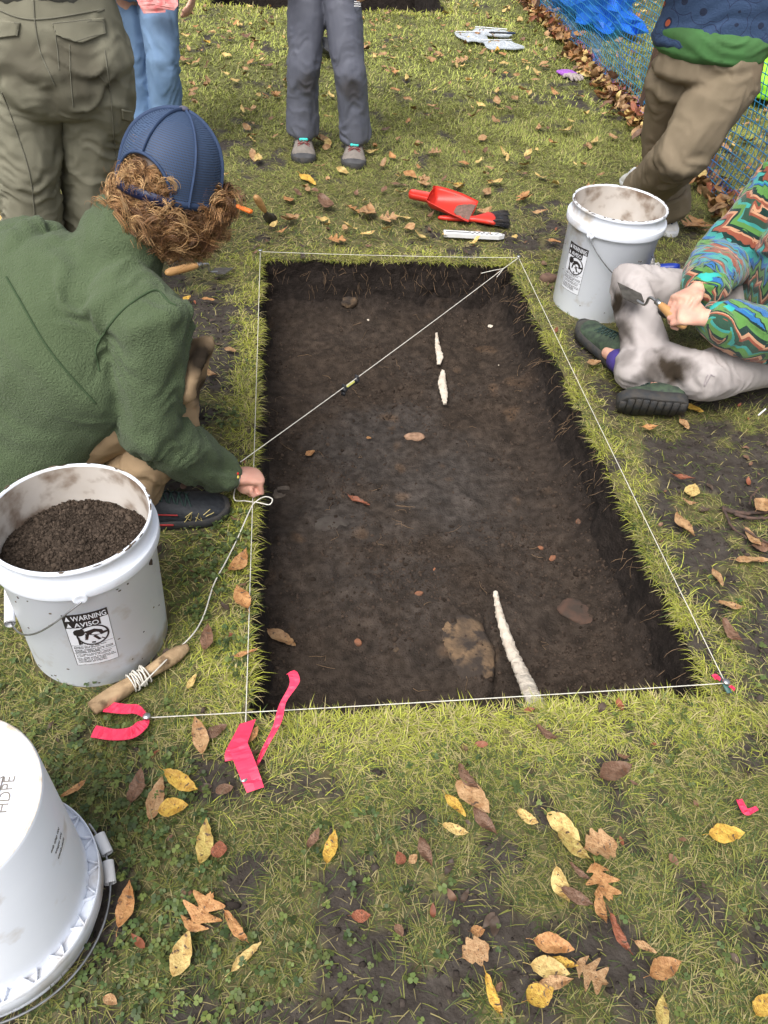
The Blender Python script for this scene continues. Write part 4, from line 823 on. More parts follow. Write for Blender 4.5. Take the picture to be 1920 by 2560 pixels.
mb.tube([c-s*.04+d*.0, c-s*.062+d*.025], [.013, .011], 10); me = remesh(mb, .0035, 2); me.materials.append(M['glovegrey']); me.polygons.foreach_set('use_smooth', [True]*len(me.polygons)); link('fingers', me, r)
# twigs
for i, (pts, r0, lab) in enumerate([([(1560, 1110), (1600, 1118), (1659, 1112), (1720, 1112)], .0065, 'thickest dark twig lying at the right edge below the seated person'), ([(1585, 1122), (1620, 1132), (1659, 1128), (1700, 1130)], .005, 'second dark twig just below the thickest twig'), ([(1556, 1108), (1575, 1150), (1605, 1178)], .004, 'thin forked twig running down from the thickest twig'), ([(1612, 1100), (1625, 1075), (1642, 1062)], .003, 'short twig pointing up from the twig pile'), ([(1596, 1160), (1640, 1185), (1690, 1210)], .003, 'thin dark twig under the tan leaves at the right edge')]):
    P = catmull([g3(a_, b_, .014+.003*i) for a_, b_ in pts], 6); P[:, :2] += rng.normal(0, .0012, (len(P), 2)); mb = MB(); mb.tube(P, np.linspace(r0, r0*.6, len(P)), 8); tag(mb.build('twig', M['twig']), lab, 'twig', 'twigs at the right edge of the lawn')
# ------------------------------------------------------------------ net fence with stakes
FXX = 2.15
fr = empty('net_fence', (FXX, 4, 0), 'blue plastic net fence on rusty stakes along the right of the lawn', 'fence')
cs = .036; ys = np.arange(.5, 10.2, cs); zs = np.arange(.03, 1.22, cs); YY, ZZ = np.meshgrid(ys, zs, indexing='ij')
sagz = .02*np.sin(YY*1.3)+(noise(np.stack([YY.ravel()*1.5, ZZ.ravel()*2, 0*YY.ravel()], -1), 3).reshape(YY.shape)-.5)*.06
XX = FXX+.06*np.sin(YY*1.1+1)*.5+.05*(ZZ-.2)+(noise(np.stack([YY.ravel()*3, ZZ.ravel()*3, 0*YY.ravel()+4], -1), 6).reshape(YY.shape)-.5)*.06
shear = (ZZ-.03)*.25; NP = np.stack([XX, YY+shear*0+.02*np.sin(ZZ*9+YY), ZZ+sagz*(.3+ZZ)], -1)
def prisms(A, B, r_):
    T = B-A; T /= np.linalg.norm(T, axis=1, keepdims=True); u = np.cross(T, [1., .2, .1]); u /= np.linalg.norm(u, axis=1, keepdims=True); v = np.cross(T, u); R = []
    for e in (A, B):
        for t in (0, 2.094, 4.189): R.append(e+(u*cos(t)+v*sin(t))*r_)
    V = np.stack(R, 1).reshape(-1, 3); b = (np.arange(len(A))*6)[:, None]; return V, np.concatenate([b+np.array([[0, 1, 4, 3]]), b+np.array([[1, 2, 5, 4]]), b+np.array([[2, 0, 3, 5]])])
A1, B1 = NP[:-1].reshape(-1, 3), NP[1:].reshape(-1, 3); A2, B2 = NP[:, :-1].reshape(-1, 3), NP[:, 1:].reshape(-1, 3)
V1, F1 = prisms(np.concatenate([A1, A2]), np.concatenate([B1, B2]), .0023); link('net', mesh_np('net', V1, F1, M['net'], None), fr)
mb = MB()
for k in range(5):
    P = np.stack([FXX+rng.normal(0, .012, len(ys))+.03*np.sin(ys*1.1+1), ys, .03+rng.uniform(0, .05)+rng.normal(0, .012, len(ys))], -1); mb.tube(catmull(P, 2), .0028, 4, round_=False)
mb.build('gathered_hem', M['netpurple'], fr)
for yy, dx in ((3.86, 0), (6.42, .02), (1.2, 0), (9.2, 0)):
    x0 = FXX-.03+dx; mb = MB(); mb.box((x0+.02, yy, .60), .014, .010, .68); mb.box((x0+.02, yy, .60), .004, .022, .68); mb.build('stake', M['postm'], fr, False)
mb = MB(); mb.tube([(FXX-.02, 6.42, .30), (FXX-.14, 6.40, .16), (FXX-.25, 6.38, .05)], .003, 6); mb.build('tie_wire', M['postm'], fr)
# bunched net / tarp beyond
c = at(1235, 40); mb = MB(); mb.ball((0, 0, 0), 1, 40); V = np.concatenate(mb.V); f = .7+.75*np.abs(2*fbm(V*np.array([2.4, 1.4, 3.]), 3, 3)-1); V = V*f[:, None]*np.array([.28, .75, .30]); V[:, 2] = np.maximum(V[:, 2], -.05); V += [2.62, 6.35, .10]
tag(obj('blue_tarp', V, mb.F, M['tarp'], None, False), 'crumpled bright blue tarp heaped behind the net fence', 'tarp')
mb = MB(); mb.ball((0, 0, 0), 1, 32); V = np.concatenate(mb.V); V = V*(.65+.6*fbm(V*2.2, 3, 8))[:, None]*np.array([.26, .34, .19]); V[:, 2] = np.maximum(V[:, 2], -.02); V += at(1668, 185, .08)
tag(obj('rain_cover', V, mb.F, M['lime'], None, True), 'bright lime green cover lying behind the net fence', 'cover')

# ------------------------------------------------------------------ people
def basis(a, b):
    t = nrm(b-a); e = np.array([0, 0, 1.]) if abs(t[2]) < .8 else np.array([1., 0, 0]); u = nrm(np.cross(t, e)); return t, u, np.cross(t, u)
def folds(me, bones, fa=26, fr=5, seed=0, general=.0):
    V, N = me_get(me); Wt = np.zeros(len(V)); H_ = np.zeros(len(V))
    for k, (a, b, amp, rad_) in enumerate(bones):
        a, b = np.asarray(a, float), np.asarray(b, float); L = np.linalg.norm(b-a); t, u, v = basis(a, b); q = V-a; s = q@t; sc_ = np.clip(s, 0, L); dd = np.linalg.norm(q-sc_[:, None]*t, axis=1)
        w_ = np.exp(-(dd/rad_)**2)*np.exp(-(np.abs(s-sc_)/.05)**2)+1e-9; x = (q@u)/rad_; y = (q@v)/rad_
        warp_ = (fbm(np.stack([s*6, x*1.2, y*1.2], -1)+seed, 2, seed+k)-.5)*2.2
        sg = 1 if k % 2 else -1
        dom = np.stack([s*fa*.62+warp_*1.3+sg*x*1.1+y*.5, x*.75, y*.75], -1)+k*7.7; n1 = noise(dom, seed+k+3); dom2 = np.stack([s*fa*1.7+warp_*2.6-sg*x*1.6, x*1.5, y*1.5], -1)+k*3.1; n2 = noise(dom2, seed+k+13)
        r1 = 1-np.abs(2*n1-1)*1.9; r2 = 1-np.abs(2*n2-1)*1.9; rd = .45+.62*(np.clip(r1, -.6, 1)**1 if False else np.clip(r1, -.6, 1)*1.0-.05)*.75+.30*np.clip(r2, -.6, 1); env = .45+.55*np.clip(np.exp(-(s/.10)**2)+np.exp(-((L-s)/.10)**2), 0, 1)
        H_ += w_*amp*2.1*env*(rd-.45); Wt += w_
    H_ /= Wt; V2 = V+N*H_[:, None]
    if general: V2 += N*((fbm(V*9, 4, seed+50)-.5)*general)[:, None]
    me_set(me, V2); return V2
def stains(me, L, seed=1):
    V, _ = me_get(me); d = np.zeros(len(V)); nz = fbm(V*22, 4, seed)
    for c, r_, a_ in L:
        r_ = np.ones(3)*r_; q = np.sqrt((((V-np.asarray(c))/r_)**2).sum(1)); d = np.maximum(d, a_*np.clip((1.25-q)*1.3+(nz-.5)*1.7, 0, 1))
    setval(me, d, 'dirt')
def garment(name, mb, voxel, m, parent, bones=None, smooth=5, seed=0, st=None, general=0, fa=26, label=None):
    me = remesh(mb, voxel, smooth)
    if bones: folds(me, bones, fa=fa, seed=seed, general=general)
    if st: stains(me, st, seed)
    me.materials.append(m); me.polygons.foreach_set('use_smooth', [True]*len(me.polygons)); o = link(name, me, parent)
    if label: o['label'] = label
    return o
def hand(mb, wrist, d, n, handed, size=1.0, curl=(50, 60, 40), thumb=(.55, .75, .35), fan=.0):
    d = nrm(d); n = nrm(np.asarray(n)-d*(np.asarray(n)@d)); s = np.cross(d, n)*handed; w = np.asarray(wrist, float)
    k = w+d*.085*size; mb.tube([w-d*.03, w+d*.02*size, w+d*.06*size, k], [[.027*size, .020*size], [.030*size, .019*size], [.038*size, .016*size], [.038*size, .013*size]], 16, side=s)
    for i in range(4):
        off = (-1.5+i)*.0205*size; p = w+d*(.084-.004*abs(i-1.2))*size+s*off; L = [.042, .046, .044, .035][i]*size; a = 0; P = [p-d*.012*size, p]
        dirn = nrm(d+s*off*fan)
        for q, cf in zip((1., .62, .5), curl): a += radians(cf); p = p+(dirn*cos(a)+n*sin(a))*L*q; P.append(p)
        mb.tube(P, np.array([.0095, .0098, .0090, .0080, .0068])*size, 10)
    t0 = w+d*.022*size-s*.026*size+n*.006*size; td = nrm(d*thumb[0]-s*thumb[1]+n*thumb[2]); t1 = t0+td*.038*size; td2 = nrm(td*.5+d*.8+n*.45+s*.2); t2 = t1+td2*.032*size; t3 = t2+nrm(td2+n*.4+s*.3)*.024*size
    mb.tube([t0-td*.01, t0+td*.012, t1, t2, t3], np.array([.013, .0145, .0118, .0100, .0085])*size, 10)
def body(parent, m, J, voxel=.008, hands=None, head=True, smooth=3, fine=False):
    """one continuous skin surface: J holds head, up, face, neck, chest, pelvis, and L/R shoulder elbow wrist hip knee ankle toe"""
    mb = MB(); sx = nrm(J['Ls']-J['Rs']); mb.tube([J['pelvis'], (J['pelvis']+J['chest'])/2, J['chest'], J['chest']*.35+J['neck']*.65], [[.145, .10], [.125, .09], [.15, .10], [.10, .07]], 18, side=sx)
    mb.tube([J['neck']-[0, 0, .02], J['head']-J['up']*.05], [.056, .054], 12)
    for s in 'LR':
        mb.tube([J['chest']*.4+J[s+'s']*.3+J['neck']*.3, J[s+'s'], J[s+'e'], J[s+'w']], [.06, .052, .038, .026], 12)
        mb.tube([J['pelvis']*.5+J[s+'h']*.5, J[s+'h'], (J[s+'h']+J[s+'k'])/2, J[s+'k'], (J[s+'k']*.6+J[s+'a']*.4), J[s+'a'], J[s+'a']*.5+J[s+'t']*.5-vec(0, 0, .012)], [.085, .078, .062, .048, .044, .032, .020], 14)
    H, U, F_ = J['head'], J['up'], J['face']; S = np.cross(U, F_); A = [F_, S, U]
    mb.ball(H, (.098, .077, .105), 20, A); mb.ball(H-U*.055+F_*.030, (.062, .056, .060), 16, A)
    mb.tube([H+F_*.088+U*.005, H+F_*.112-U*.028], [.009, .014], 8)
    for q in (-1, 1): mb.ball(H+S*q*.078-U*.012, (.016, .008, .030), 10, A); mb.ball(H+F_*.083+S*q*.030+U*.022, (.012, .022, .008), 8, A)
    mb.ball(H+F_*.088-U*.055, (.012, .024, .007), 8, A)
    if hands: hands(mb)
    me = remesh(mb, voxel, smooth, .4); me.materials.append(m); me.polygons.foreach_set('use_smooth', [True]*len(me.polygons)); b = link('body', me, parent)
    eb = MB()
    for q in (-1, 1): eb.ball(H+F_*.088+S*q*.030+U*.002, (.008, .012, .006), 10, A)
    eb.build('eyes', mat('eye', (.7, .68, .65), None, rough=.2), b); return b
def shoe(parent, heel, toe, m, ms, ml, up=(0, 0, 1), wsc=1.0, ankle=None, lacem2=None, name='shoe', toem=None, strap=None):
    heel, toe = np.asarray(heel, float), np.asarray(toe, float); L = np.linalg.norm(toe-heel); d = nrm(toe-heel); up = nrm(np.asarray(up, float)-d*(np.asarray(up)@d)); s = np.cross(up, d)
    T = [0, .06, .15, .28, .40, .52, .65, .78, .89, .96, 1]; W = np.array([.016, .029, .034, .034, .035, .038, .043, .045, .038, .025, .010])*wsc; Ht = np.array([.055, .078, .088, .092, .086, .074, .060, .052, .045, .034, .020])
    th = np.linspace(0, 2*pi, 20, endpoint=False); R = []
    for t, w_, h_ in zip(T, W, Ht):
        x = np.cos(th)*w_; z = np.where(np.sin(th) > 0, .018+(h_-.018)*np.sin(th)**.8 if False else .018+(h_-.018)*np.abs(np.sin(th))**.75, .018+.010*np.sin(th)); x = x*np.where(np.sin(th) > 0, 1-.35*np.abs(np.sin(th))**3, 1); R.append(heel+d*L*t+x[:, None]*s+z[:, None]*up)
    u = empty(name, heel, None, None) if False else None
    mb = MB(); mb.rings(R); sh = mb.build(name, m, parent)
    mb = MB(); R = []
    for t, w_ in zip(T, W):
        x = np.cos(th)*(w_+.004); z = np.where(np.sin(th) > 0, .024, -.004)+.004*np.sin(th)+.012*max(0, t-.85); R.append(heel+d*(L*(t*1.03-.015))+x[:, None]*s+z[:, None]*up)
    mb.rings(R)
    for k in range(9):
        t = .06+k*.11; w_ = np.interp(t, T, W); mb.box(heel+d*L*t-up*.008, .009, w_*.9, .004, [d, s, up])
    mb.build('sole', ms, sh)
    lc = MB()
    for k in range(5):
        t = .36+k*.065; h_ = np.interp(t, T, Ht)+.003; w_ = np.interp(t, T, W)*.52; h2 = np.interp(t+.05, T, Ht)+.003
        for q in (-1, 1): lc.tube([heel+d*L*t+s*q*w_+up*(h_-.010), heel+d*L*(t+.025)+up*(h_+.002), heel+d*L*(t+.05)-s*q*w_+up*(h2-.010)], .0021, 5)
    lc.build('laces', ml, sh)
    if lacem2:
        l2 = MB()
        for k in range(4): t = .37+k*.065; h_ = np.interp(t, T, Ht)+.004; l2.tube([heel+d*L*t-s*.014+up*h_, heel+d*L*t+s*.014+up*h_], .0075, 6)
        l2.build('lace_loops', lacem2, sh)
    if toem:
        q = MB(); R = []
        for t, w_, h_ in list(zip(T, W, Ht))[6:]:
            x = np.cos(th)*(w_+.002); z = .018+(h_*.93-.016)*np.abs(np.sin(th))**.75*(np.sin(th) > 0)*min(1, (t-.55)*3); R.append(heel+d*(L*t+.003)+x[:, None]*s+z[:, None]*up)
        q.rings(R); q.build('toe_cap', toem, sh)
    return sh
def vec(*a): return np.array(a, float)
def std_J(hips, knees, ankles, toes, face, hgt, lean=(0, 0), arms='down'):
    """rest of a standing body above given legs; order L, R"""
    J = {}; (J['Lh'], J['Rh']), (J['Lk'], J['Rk']), (J['La'], J['Ra']), (J['Lt'], J['Rt']) = [tuple(np.asarray(p, float) for p in q) for q in (hips, knees, ankles, toes)]
    c = (J['Lh']+J['Rh'])/2; f = nrm(vec(face[0], face[1], 0)); l = np.array([-f[1], f[0], 0]); ln = vec(lean[0], lean[1], 0)
    J['pelvis'] = c+[0, 0, .04]; J['chest'] = c+ln*.6+[0, 0, .36*hgt]; J['neck'] = c+ln+[0, 0, .54*hgt]; J['head'] = c+ln*1.1+f*.03+[0, 0, .72*hgt]; J['up'] = nrm(vec(f[0]*.3, f[1]*.3, 1)); J['face'] = nrm(np.cross(l*-1, J['up'])*1.0); J['face'] = nrm(f-J['up']*(f@J['up']))
    for s, q in (('L', 1), ('R', -1)):
        J[s+'s'] = c+ln+l*q*.175+[0, 0, .48*hgt]; J[s+'e'] = c+ln*.7+l*q*.235-f*.02+[0, 0, .22*hgt]; J[s+'w'] = c+ln*.6+l*q*.20+f*.13+[0, 0, .06*hgt]
        if arms == 'folded': J[s+'e'] = c+ln+l*q*.24+f*.04+[0, 0, .23*hgt]; J[s+'w'] = c+ln-l*q*.05+f*.18+[0, 0, .27*hgt]
    return J
def top_wear(parent, name, m, J, voxel=.010, seed=0, hem=-.10, r0=.185, label=None):
    mb = MB(); sx = nrm(J['Ls']-J['Rs']); up = nrm(J['chest']-J['pelvis'])
    mb.tube([J['pelvis']+up*hem, J['pelvis']+up*.10, J['chest'], J['chest']*.25+J['neck']*.75], [[r0, .145], [r0*.92, .13], [.19, .135], [.09, .075]], 22, side=sx)
    mb.tube([J['neck']-[0, 0, .03], J['neck']+[0, 0, .035]], [.075, .068], 14)
    for s in 'LR': mb.tube([J['chest']*.4+J[s+'s']*.3+J['neck']*.3, J[s+'s'], J[s+'e'], J[s+'w']], [.075, .075, .060, .047], 14)
    bones = [(J['pelvis'], J['chest'], .010, .2)]+[(J[s+a], J[s+b_], .012, .08) for s in 'LR' for a, b_ in (('s', 'e'), ('e', 'w'))]
    return garment(name, mb, voxel, m, parent, bones, 5, seed, None, .006, label=label)
def simple_hands(J):
    def f(mb):
        for s, q in (('L', 1), ('R', -1)):
            d = nrm(J[s+'w']-J[s+'e']); hand(mb, J[s+'w']+d*.02, d, np.cross(d, vec(0, 0, 1))*q+1e-3, q, .95, (18, 22, 15))
    return f
def hair_cap(parent, J, m_, cols, r=.11, n=260, seed=3, drop=.10, name='hair'):
    hair(parent, J['head'], J['up'], J['face'], n, seed, cols, .0015, drop, 0, (.0, 1.9))
def hair(parent, H, U, F_, n, seed, cols, rad_=.0011, ln=.085, curl=.012, band=(1.1, 2.3), strands=9, mesh_name='hair', capped=False, opening=False):
    R = np.random.default_rng(seed); S = np.cross(U, F_); Vs, Fs, Cs, off = [], [], [], 0; K = 20
    for c in range(n):
        while True:
            ph = R.uniform(*band); az = R.uniform(-pi, pi)
            dirv = F_*cos(az)*sin(ph)+S*sin(az)*sin(ph)+U*cos(ph)
            if cos(az) > .55 and ph > 1.15: continue
            if not capped and cos(az) > .2 and ph > .85: continue
            if opening and abs(abs(az)-pi) > .68: continue
            if capped and not opening and ph < 1.70-.25*(cos(az) > 0): continue
            break
        inop = opening
        root = H+F_*(dirv@F_)*.100+S*(dirv@S)*.082+U*(dirv@U)*.104; Lc = ln*R.uniform(.65, 1.25); cr = curl*R.uniform(.6, 1.3); turns = R.uniform(1.0, 2.1)*(1 if R.random() < .5 else -1); p0 = R.uniform(0, 6.28)
        Lc = Lc*(.42 if inop else 1); cr = cr*(.55 if inop else 1); g = nrm(dirv*1.0+(-U*.35 if capped else vec(0, 0, -.35))+R.normal(0, .22, 3)); g2 = nrm(dirv*.25+vec(0, 0, -1.)+R.normal(0, .45, 3)) if capped else nrm(dirv*.15-F_*.5+vec(0, 0, -1.)+R.normal(0, .15, 3)); g = g if capped else nrm(dirv*.35-F_*.5-vec(0, 0, .6)+R.normal(0, .12, 3)); t = np.linspace(0, 1, K); path = root+np.outer(t*Lc*(1-.45*t), g)+np.outer(t*t*Lc*.6, g2)
        a = nrm(np.cross(g, [.3, .2, 1])); b = np.cross(g, a); cc = np.array(cols[R.integers(len(cols))])*R.uniform(.7, 1.25)
        ns = strands if curl else 5
        for k in range(ns):
            fz = 2.6 if R.random() < .12 else 1; o_ = R.normal(0, .0021*fz, 3); ph2 = p0+R.normal(0, .22*fz); cr2 = cr*R.uniform(.8, 1.15); e = np.minimum(1, t*4)
            P = path+o_*(.5+t[:, None]*1.2)+np.outer(np.cos(t*turns*2*pi+ph2)*cr2*e, a)+np.outer(np.sin(t*turns*2*pi+ph2)*cr2*e, b)
            V, F3 = prisms_path(P, rad_*(1.15-.75*t)); Vs.append(V); Fs.append(F3+off); off += len(V)
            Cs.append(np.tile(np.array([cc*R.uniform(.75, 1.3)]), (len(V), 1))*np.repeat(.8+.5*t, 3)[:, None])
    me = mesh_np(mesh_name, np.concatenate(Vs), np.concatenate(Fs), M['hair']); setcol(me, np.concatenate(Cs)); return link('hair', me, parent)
def prisms_path(P, r_):
    T = np.gradient(P, axis=0); T /= np.linalg.norm(T, axis=1, keepdims=True)+1e-9; u = np.cross(T, [.31, .22, .9]); u /= np.linalg.norm(u, axis=1, keepdims=True)+1e-9; v = np.cross(T, u); r_ = np.asarray(r_)[:, None]
    V = np.stack([P+(u*cos(t)+v*sin(t))*r_ for t in (0, 2.094, 4.189)], 1).reshape(-1, 3); i = np.arange(len(P)-1)*3; F_ = np.concatenate([np.stack([i+a, i+(a+1) % 3, i+3+(a+1) % 3, i+3+a], -1) for a in range(3)]); return V, F_
BROWN = [(.115, .055, .024), (.17, .085, .036), (.27, .145, .060), (.42, .26, .12)]
# ---- the crouching person at the left edge of the pit
J = dict(Rs=vec(-.185, .585, .555), Ls=vec(-.475, .775, .575), Re=vec(-.225, .545, .300), Rw=vec(-.075, .63, .088), Le=vec(-.46, .90, .36), Lw=vec(-.30, .82, .40),
         neck=vec(-.255, .715, .61), chest=vec(-.385, .655, .47), pelvis=vec(-.57, .66, .235), head=vec(-.137, .775, .757),
         Rh=vec(-.48, .60, .20), Lh=vec(-.58, .78, .20), Rk=vec(-.105, .625, .40), Lk=vec(-.25, .98, .36), Ra=vec(-.285, .575, .085), La=vec(-.36, .99, .085), Rt=vec(-.11, .585, .035), Lt=vec(-.18, 1.02, .035),
         up=nrm(vec(.19, .05, .97)), face=nrm(vec(.50, .86, -.17)))
J['face'] = nrm(J['face']-J['up']*(J['face']@J['up']))
r = empty('person', (-.4, .7, 0), 'crouching person in green fleece and navy mesh cap holding the string', 'person')
def hf(mb):
    d = nrm(vec(.9, .32, -.28)); mb.ball(J['Rw']+d*.066+nrm(vec(-.2, -.25, -1))*.024, .027, 14); hand(mb, J['Rw']+d*.005, d, vec(-.2, -.25, -1), -1, 1.04, (68, 98, 75), (.6, .5, .5)); d2 = nrm(J['Lw']-J['Le']); hand(mb, J['Lw']+d2*.02, d2, vec(0, 0, -1), 1, .92, (35, 40, 30))
bd = body(r, M['skin'], J, .0045, hf, smooth=2)
mb = MB(); sx = nrm(J['Ls']-J['Rs']); up = nrm(J['neck']-J['pelvis'])
mb.tube([vec(-.63, .66, .165), vec(-.60, .655, .21), J['pelvis']+up*.08+[0, 0, .01], J['chest']+[-.01, 0, .0], vec(-.315, .69, .545), vec(-.26, .715, .59)], [[.205, .15], [.215, .160], [.225, .155], [.225, .150], [.165, .115], [.085, .08]], 28, side=sx)
mb.tube([J['Rs']+vec(-.07, .05, .01), J['Rs']+vec(.0, .0, -.015), (J['Rs']+J['Re'])/2, J['Re']+vec(.01, 0, 0), (J['Re']+J['Rw'])/2, J['Rw']+vec(-.015, 0, .008)], [.085, .083, .076, .070, .060, .049], 18)
mb.tube([J['Ls']+vec(.06, -.04, .01), J['Ls']+vec(0, 0, -.01), J['Le'], J['Lw']], [.088, .085, .070, .052], 16)
mb.tube([J['neck']+vec(-.02, -.005, -.03), J['neck']+vec(.015, .005, .04), J['neck']+vec(.035, .015, .065)], [.093, .083, .076], 18)
jb = [(J['pelvis'], J['chest'], .008, .22), (J['Rs'], J['Re'], .012, .085), (J['Re'], J['Rw'], .014, .075), (J['Ls'], J['Le'], .014, .085), (J['Le'], J['Lw'], .014, .08)]
jk = garment('fleece_jacket', mb, .0065, M['fleece'], r, jb, 5, 3, None, .012, fa=14)
def stain_at(o, L, seed=2):
    stains(o.data, [(snap(o, skin_at(px, py, 2.), 0)[0], r_, a_) for px, py, r_, a_ in L], seed)
def snap(target, p, lift):
    p = np.asarray(p, float); ok, c, n_, _i = target.ray_cast(Vector(CAM), Vector(nrm(p-CAM)))
    if not ok: ok, c, n_, _i = target.closest_point_on_mesh(Vector(p))
    return np.array(c)+np.array(n_)*lift, np.array(n_)
def skin_at(px, py, Zd):                     # a point seen at (px,py) at the depth Zd, used only to lay seams on the cloth
    s = 1920/1659; return CAM+(CF+(px*s-960)/2000*CX-(py*s-1280)/2000*CU)*Zd
def seam(parent, pts, m, target, r_=.0022, name='seam', k=10, lift=.001):
    # lays a raised seam on the surface of target, nearest point to each control point
    P = catmull(pts, k); Q = []
    for p in P:
        Q.append(snap(target, p, lift)[0])
    Q = np.array(Q)
    for _ in range(14): Q[1:-1] = (Q[:-2]+Q[1:-1]*2+Q[2:])/4
    for i_, p in enumerate(Q): Q[i_] = snap(target, p, lift)[0]
    mb = MB(); mb.tube(Q, r_, 6); return mb.build(name, m, parent)
fs = mat('fleece_seam', (.040, .068, .030), None, rough=.95)
for pts in ([(385, 600, 1.52), (330, 625, 1.5), (265, 670, 1.5), (225, 720, 1.52), (205, 755, 1.55), (215, 800, 1.6)], [(15, 600, 1.6), (50, 660, 1.6), (95, 740, 1.6), (150, 810, 1.6), (205, 870, 1.65)]):
    seam(jk, [skin_at(*p) for p in pts], fs, jk, .0022)
mb = MB()
mb.tube([vec(-.60, .63, .20), J['Rh']+vec(0, 0, .01), (J['Rh']+J['Rk'])/2+vec(0, 0, .005), J['Rk'], J['Rk']*.55+J['Ra']*.45, J['Ra']+vec(0, 0, .03)], [.105, .095, .088, .072, .068, .060], 20)
mb.tube([vec(-.62, .72, .22), J['Lh'], (J['Lh']+J['Lk'])/2, J['Lk'], J['Lk']*.55+J['La']*.45, J['La']+vec(0, 0, .03)], [.105, .095, .085, .072, .066, .060], 20)
mb.ball(vec(-.59, .69, .18), (.12, .15, .10), 18)
pb = [(J['Rh'], J['Rk'], .013, .09), (J['Rk'], J['Ra'], .016, .075), (J['Lh'], J['Lk'], .012, .09), (J['Lk'], J['La'], .014, .075)]
kt = garment('trousers', mb, .006, M['khaki'], r, pb, 4, 11, None, .006); stain_at(kt, [(432, 775, (.03, .06, .045), 1.), (434, 830, (.025, .05, .05), .9)], 4)
mb = MB(); mb.tube(catmull([skin_at(88, 962, 1.80), skin_at(60, 985, 1.80), skin_at(30, 1008, 1.8), skin_at(-20, 1040, 1.8)], 5), [[.011, .011]]*16, 8); mb.build('red_lining', M['cuff_in'], r)
for s, hl, tt in (('R', vec(-.335, .555, .0), vec(-.065, .60, .0)), ('L', vec(-.44, .97, 0), vec(-.165, 1.02, 0))):
    sh = shoe(r, hl, tt, M['shoeblack'], M['rubber'], M['darklace'], (0, 0, 1), 1.15)
    if s == 'R':
        d = nrm(tt-hl); n_ = vec(d[1], -d[0], 0); z = MB()
        def so_(t, h_): w_ = np.interp(t, [0, .15, .4, .65, .78, .9, 1], [.02, .038, .040, .049, .051, .043, .012]); return hl+d*.27*t+n_*(w_*(1-.25*(h_/.08)**2)+.003)+[0, 0, h_]
        for ch in ([(.60, .022), (.68, .052), (.66, .028), (.62, .040), (.68, .052)], [(.70, .022), (.74, .048), (.76, .024), (.71, .036)], [(.80, .036), (.87, .040)], [(.78, .042), (.84, .052)]): z.tube([so_(*c) for c in ch], .0012, 4)
        z.build('yellow_stitching', M['yellow'], sh)
        z = MB(); z.tube([so_(.25, .055), so_(.40, .050), so_(.55, .046)], .0020, 5); z.tube([so_(.15, .028), so_(.35, .022), so_(.5, .018)], .0035, 5); z.build('red_trim', M['redlace'], sh)
# bracelets
wc = J['Rw']+nrm(vec(.9, .32, -.28))*.022; ax = nrm(vec(.9, .32, -.28)); u = nrm(np.cross(ax, [0, 0, 1])); v = np.cross(ax, u)
br = MB(); br.tube([wc+(u*cos(t)*.034+v*sin(t)*.027)+ax*.004*sin(2*t) for t in np.linspace(0, 2*pi, 30)], .0024, 6); ba = br.build('bracelet', mat('bracelet_cord', (.03, .02, .05), None, rough=.6), r)
for nm, cc, t in (('red_bead', (.75, .03, .02), 1.12), ('yellow_bead', (.80, .62, .12), .86), ('red_bead', (.75, .03, .02), 1.38)):
    b_ = MB(); b_.ball(wc+(u*cos(-t+.2)*.036+v*sin(-t+.2)*.030)*1.05+ax*.003, .0048, 10); b_.build(nm, mat(nm, cc, None, rough=.35), ba)
br = MB(); br.tube([wc+ax*.010+(u*cos(t)*.034+v*sin(t)*.027) for t in np.linspace(0, 2*pi, 30)], .0012, 5); br.build('thin_bracelet', M['steel2'], r)
# hair and cap
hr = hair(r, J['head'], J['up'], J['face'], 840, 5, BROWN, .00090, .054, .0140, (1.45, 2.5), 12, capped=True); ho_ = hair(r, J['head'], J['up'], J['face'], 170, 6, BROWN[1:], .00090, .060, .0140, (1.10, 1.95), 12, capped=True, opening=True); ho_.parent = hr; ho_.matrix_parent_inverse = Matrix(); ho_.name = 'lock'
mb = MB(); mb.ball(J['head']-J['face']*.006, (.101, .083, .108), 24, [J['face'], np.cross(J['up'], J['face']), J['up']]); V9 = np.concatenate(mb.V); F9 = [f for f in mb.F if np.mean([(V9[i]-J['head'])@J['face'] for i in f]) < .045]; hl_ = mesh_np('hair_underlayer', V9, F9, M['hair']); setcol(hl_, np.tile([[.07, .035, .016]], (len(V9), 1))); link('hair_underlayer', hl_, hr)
H, U, F_ = J['head']+J['up']*.012, J['up'], J['face']; S = np.cross(U, F_); U2 = nrm(U+F_*.16); F2 = nrm(F_-U*.16)
def capP(az, ph, lift=0.):
    # az 0 = front; ph polar angle from the crown
    rx, ry, rz = .110+lift, .096+lift, .118+lift; sq = sin(ph) if ph < pi/2 else 1+.02*(ph-pi/2); k = 1+.035*sin(ph*2)**2
    return H+F2*cos(az)*sq*rx*k+S*sin(az)*sq*ry*k+U2*(cos(ph)*rz if ph < pi/2 else -(ph-pi/2)*.10)
NA, NPH = 96, 30; PHM = 1.92; caps_ = {'front': ([], []), 'mesh': ([], [])}
V = []; UV = []
for i in range(NPH+1):
    for j in range(NA+1):
        az = -pi+2*pi*j/NA; ph = PHM*i/NPH*(1-.06*(cos(az) > 0)*cos(az)); V.append(capP(az, max(ph, .001))); UV.append((j/NA, i/NPH))
V = np.array(V); fr_, bk_ = [], []
for i in range(NPH):
    for j in range(NA):
        az = -pi+2*pi*(j+.5)/NA; ph = PHM*(i+.5)/NPH; da = pi-abs(az); a_ = i*(NA+1)+j; f = (a_, a_+1, a_+NA+2, a_+NA+1)
        if (da/.70)**2+((PHM-ph)/.66)**2 < 1: continue
        (fr_ if abs(az) < 1.30 else bk_).append(f)
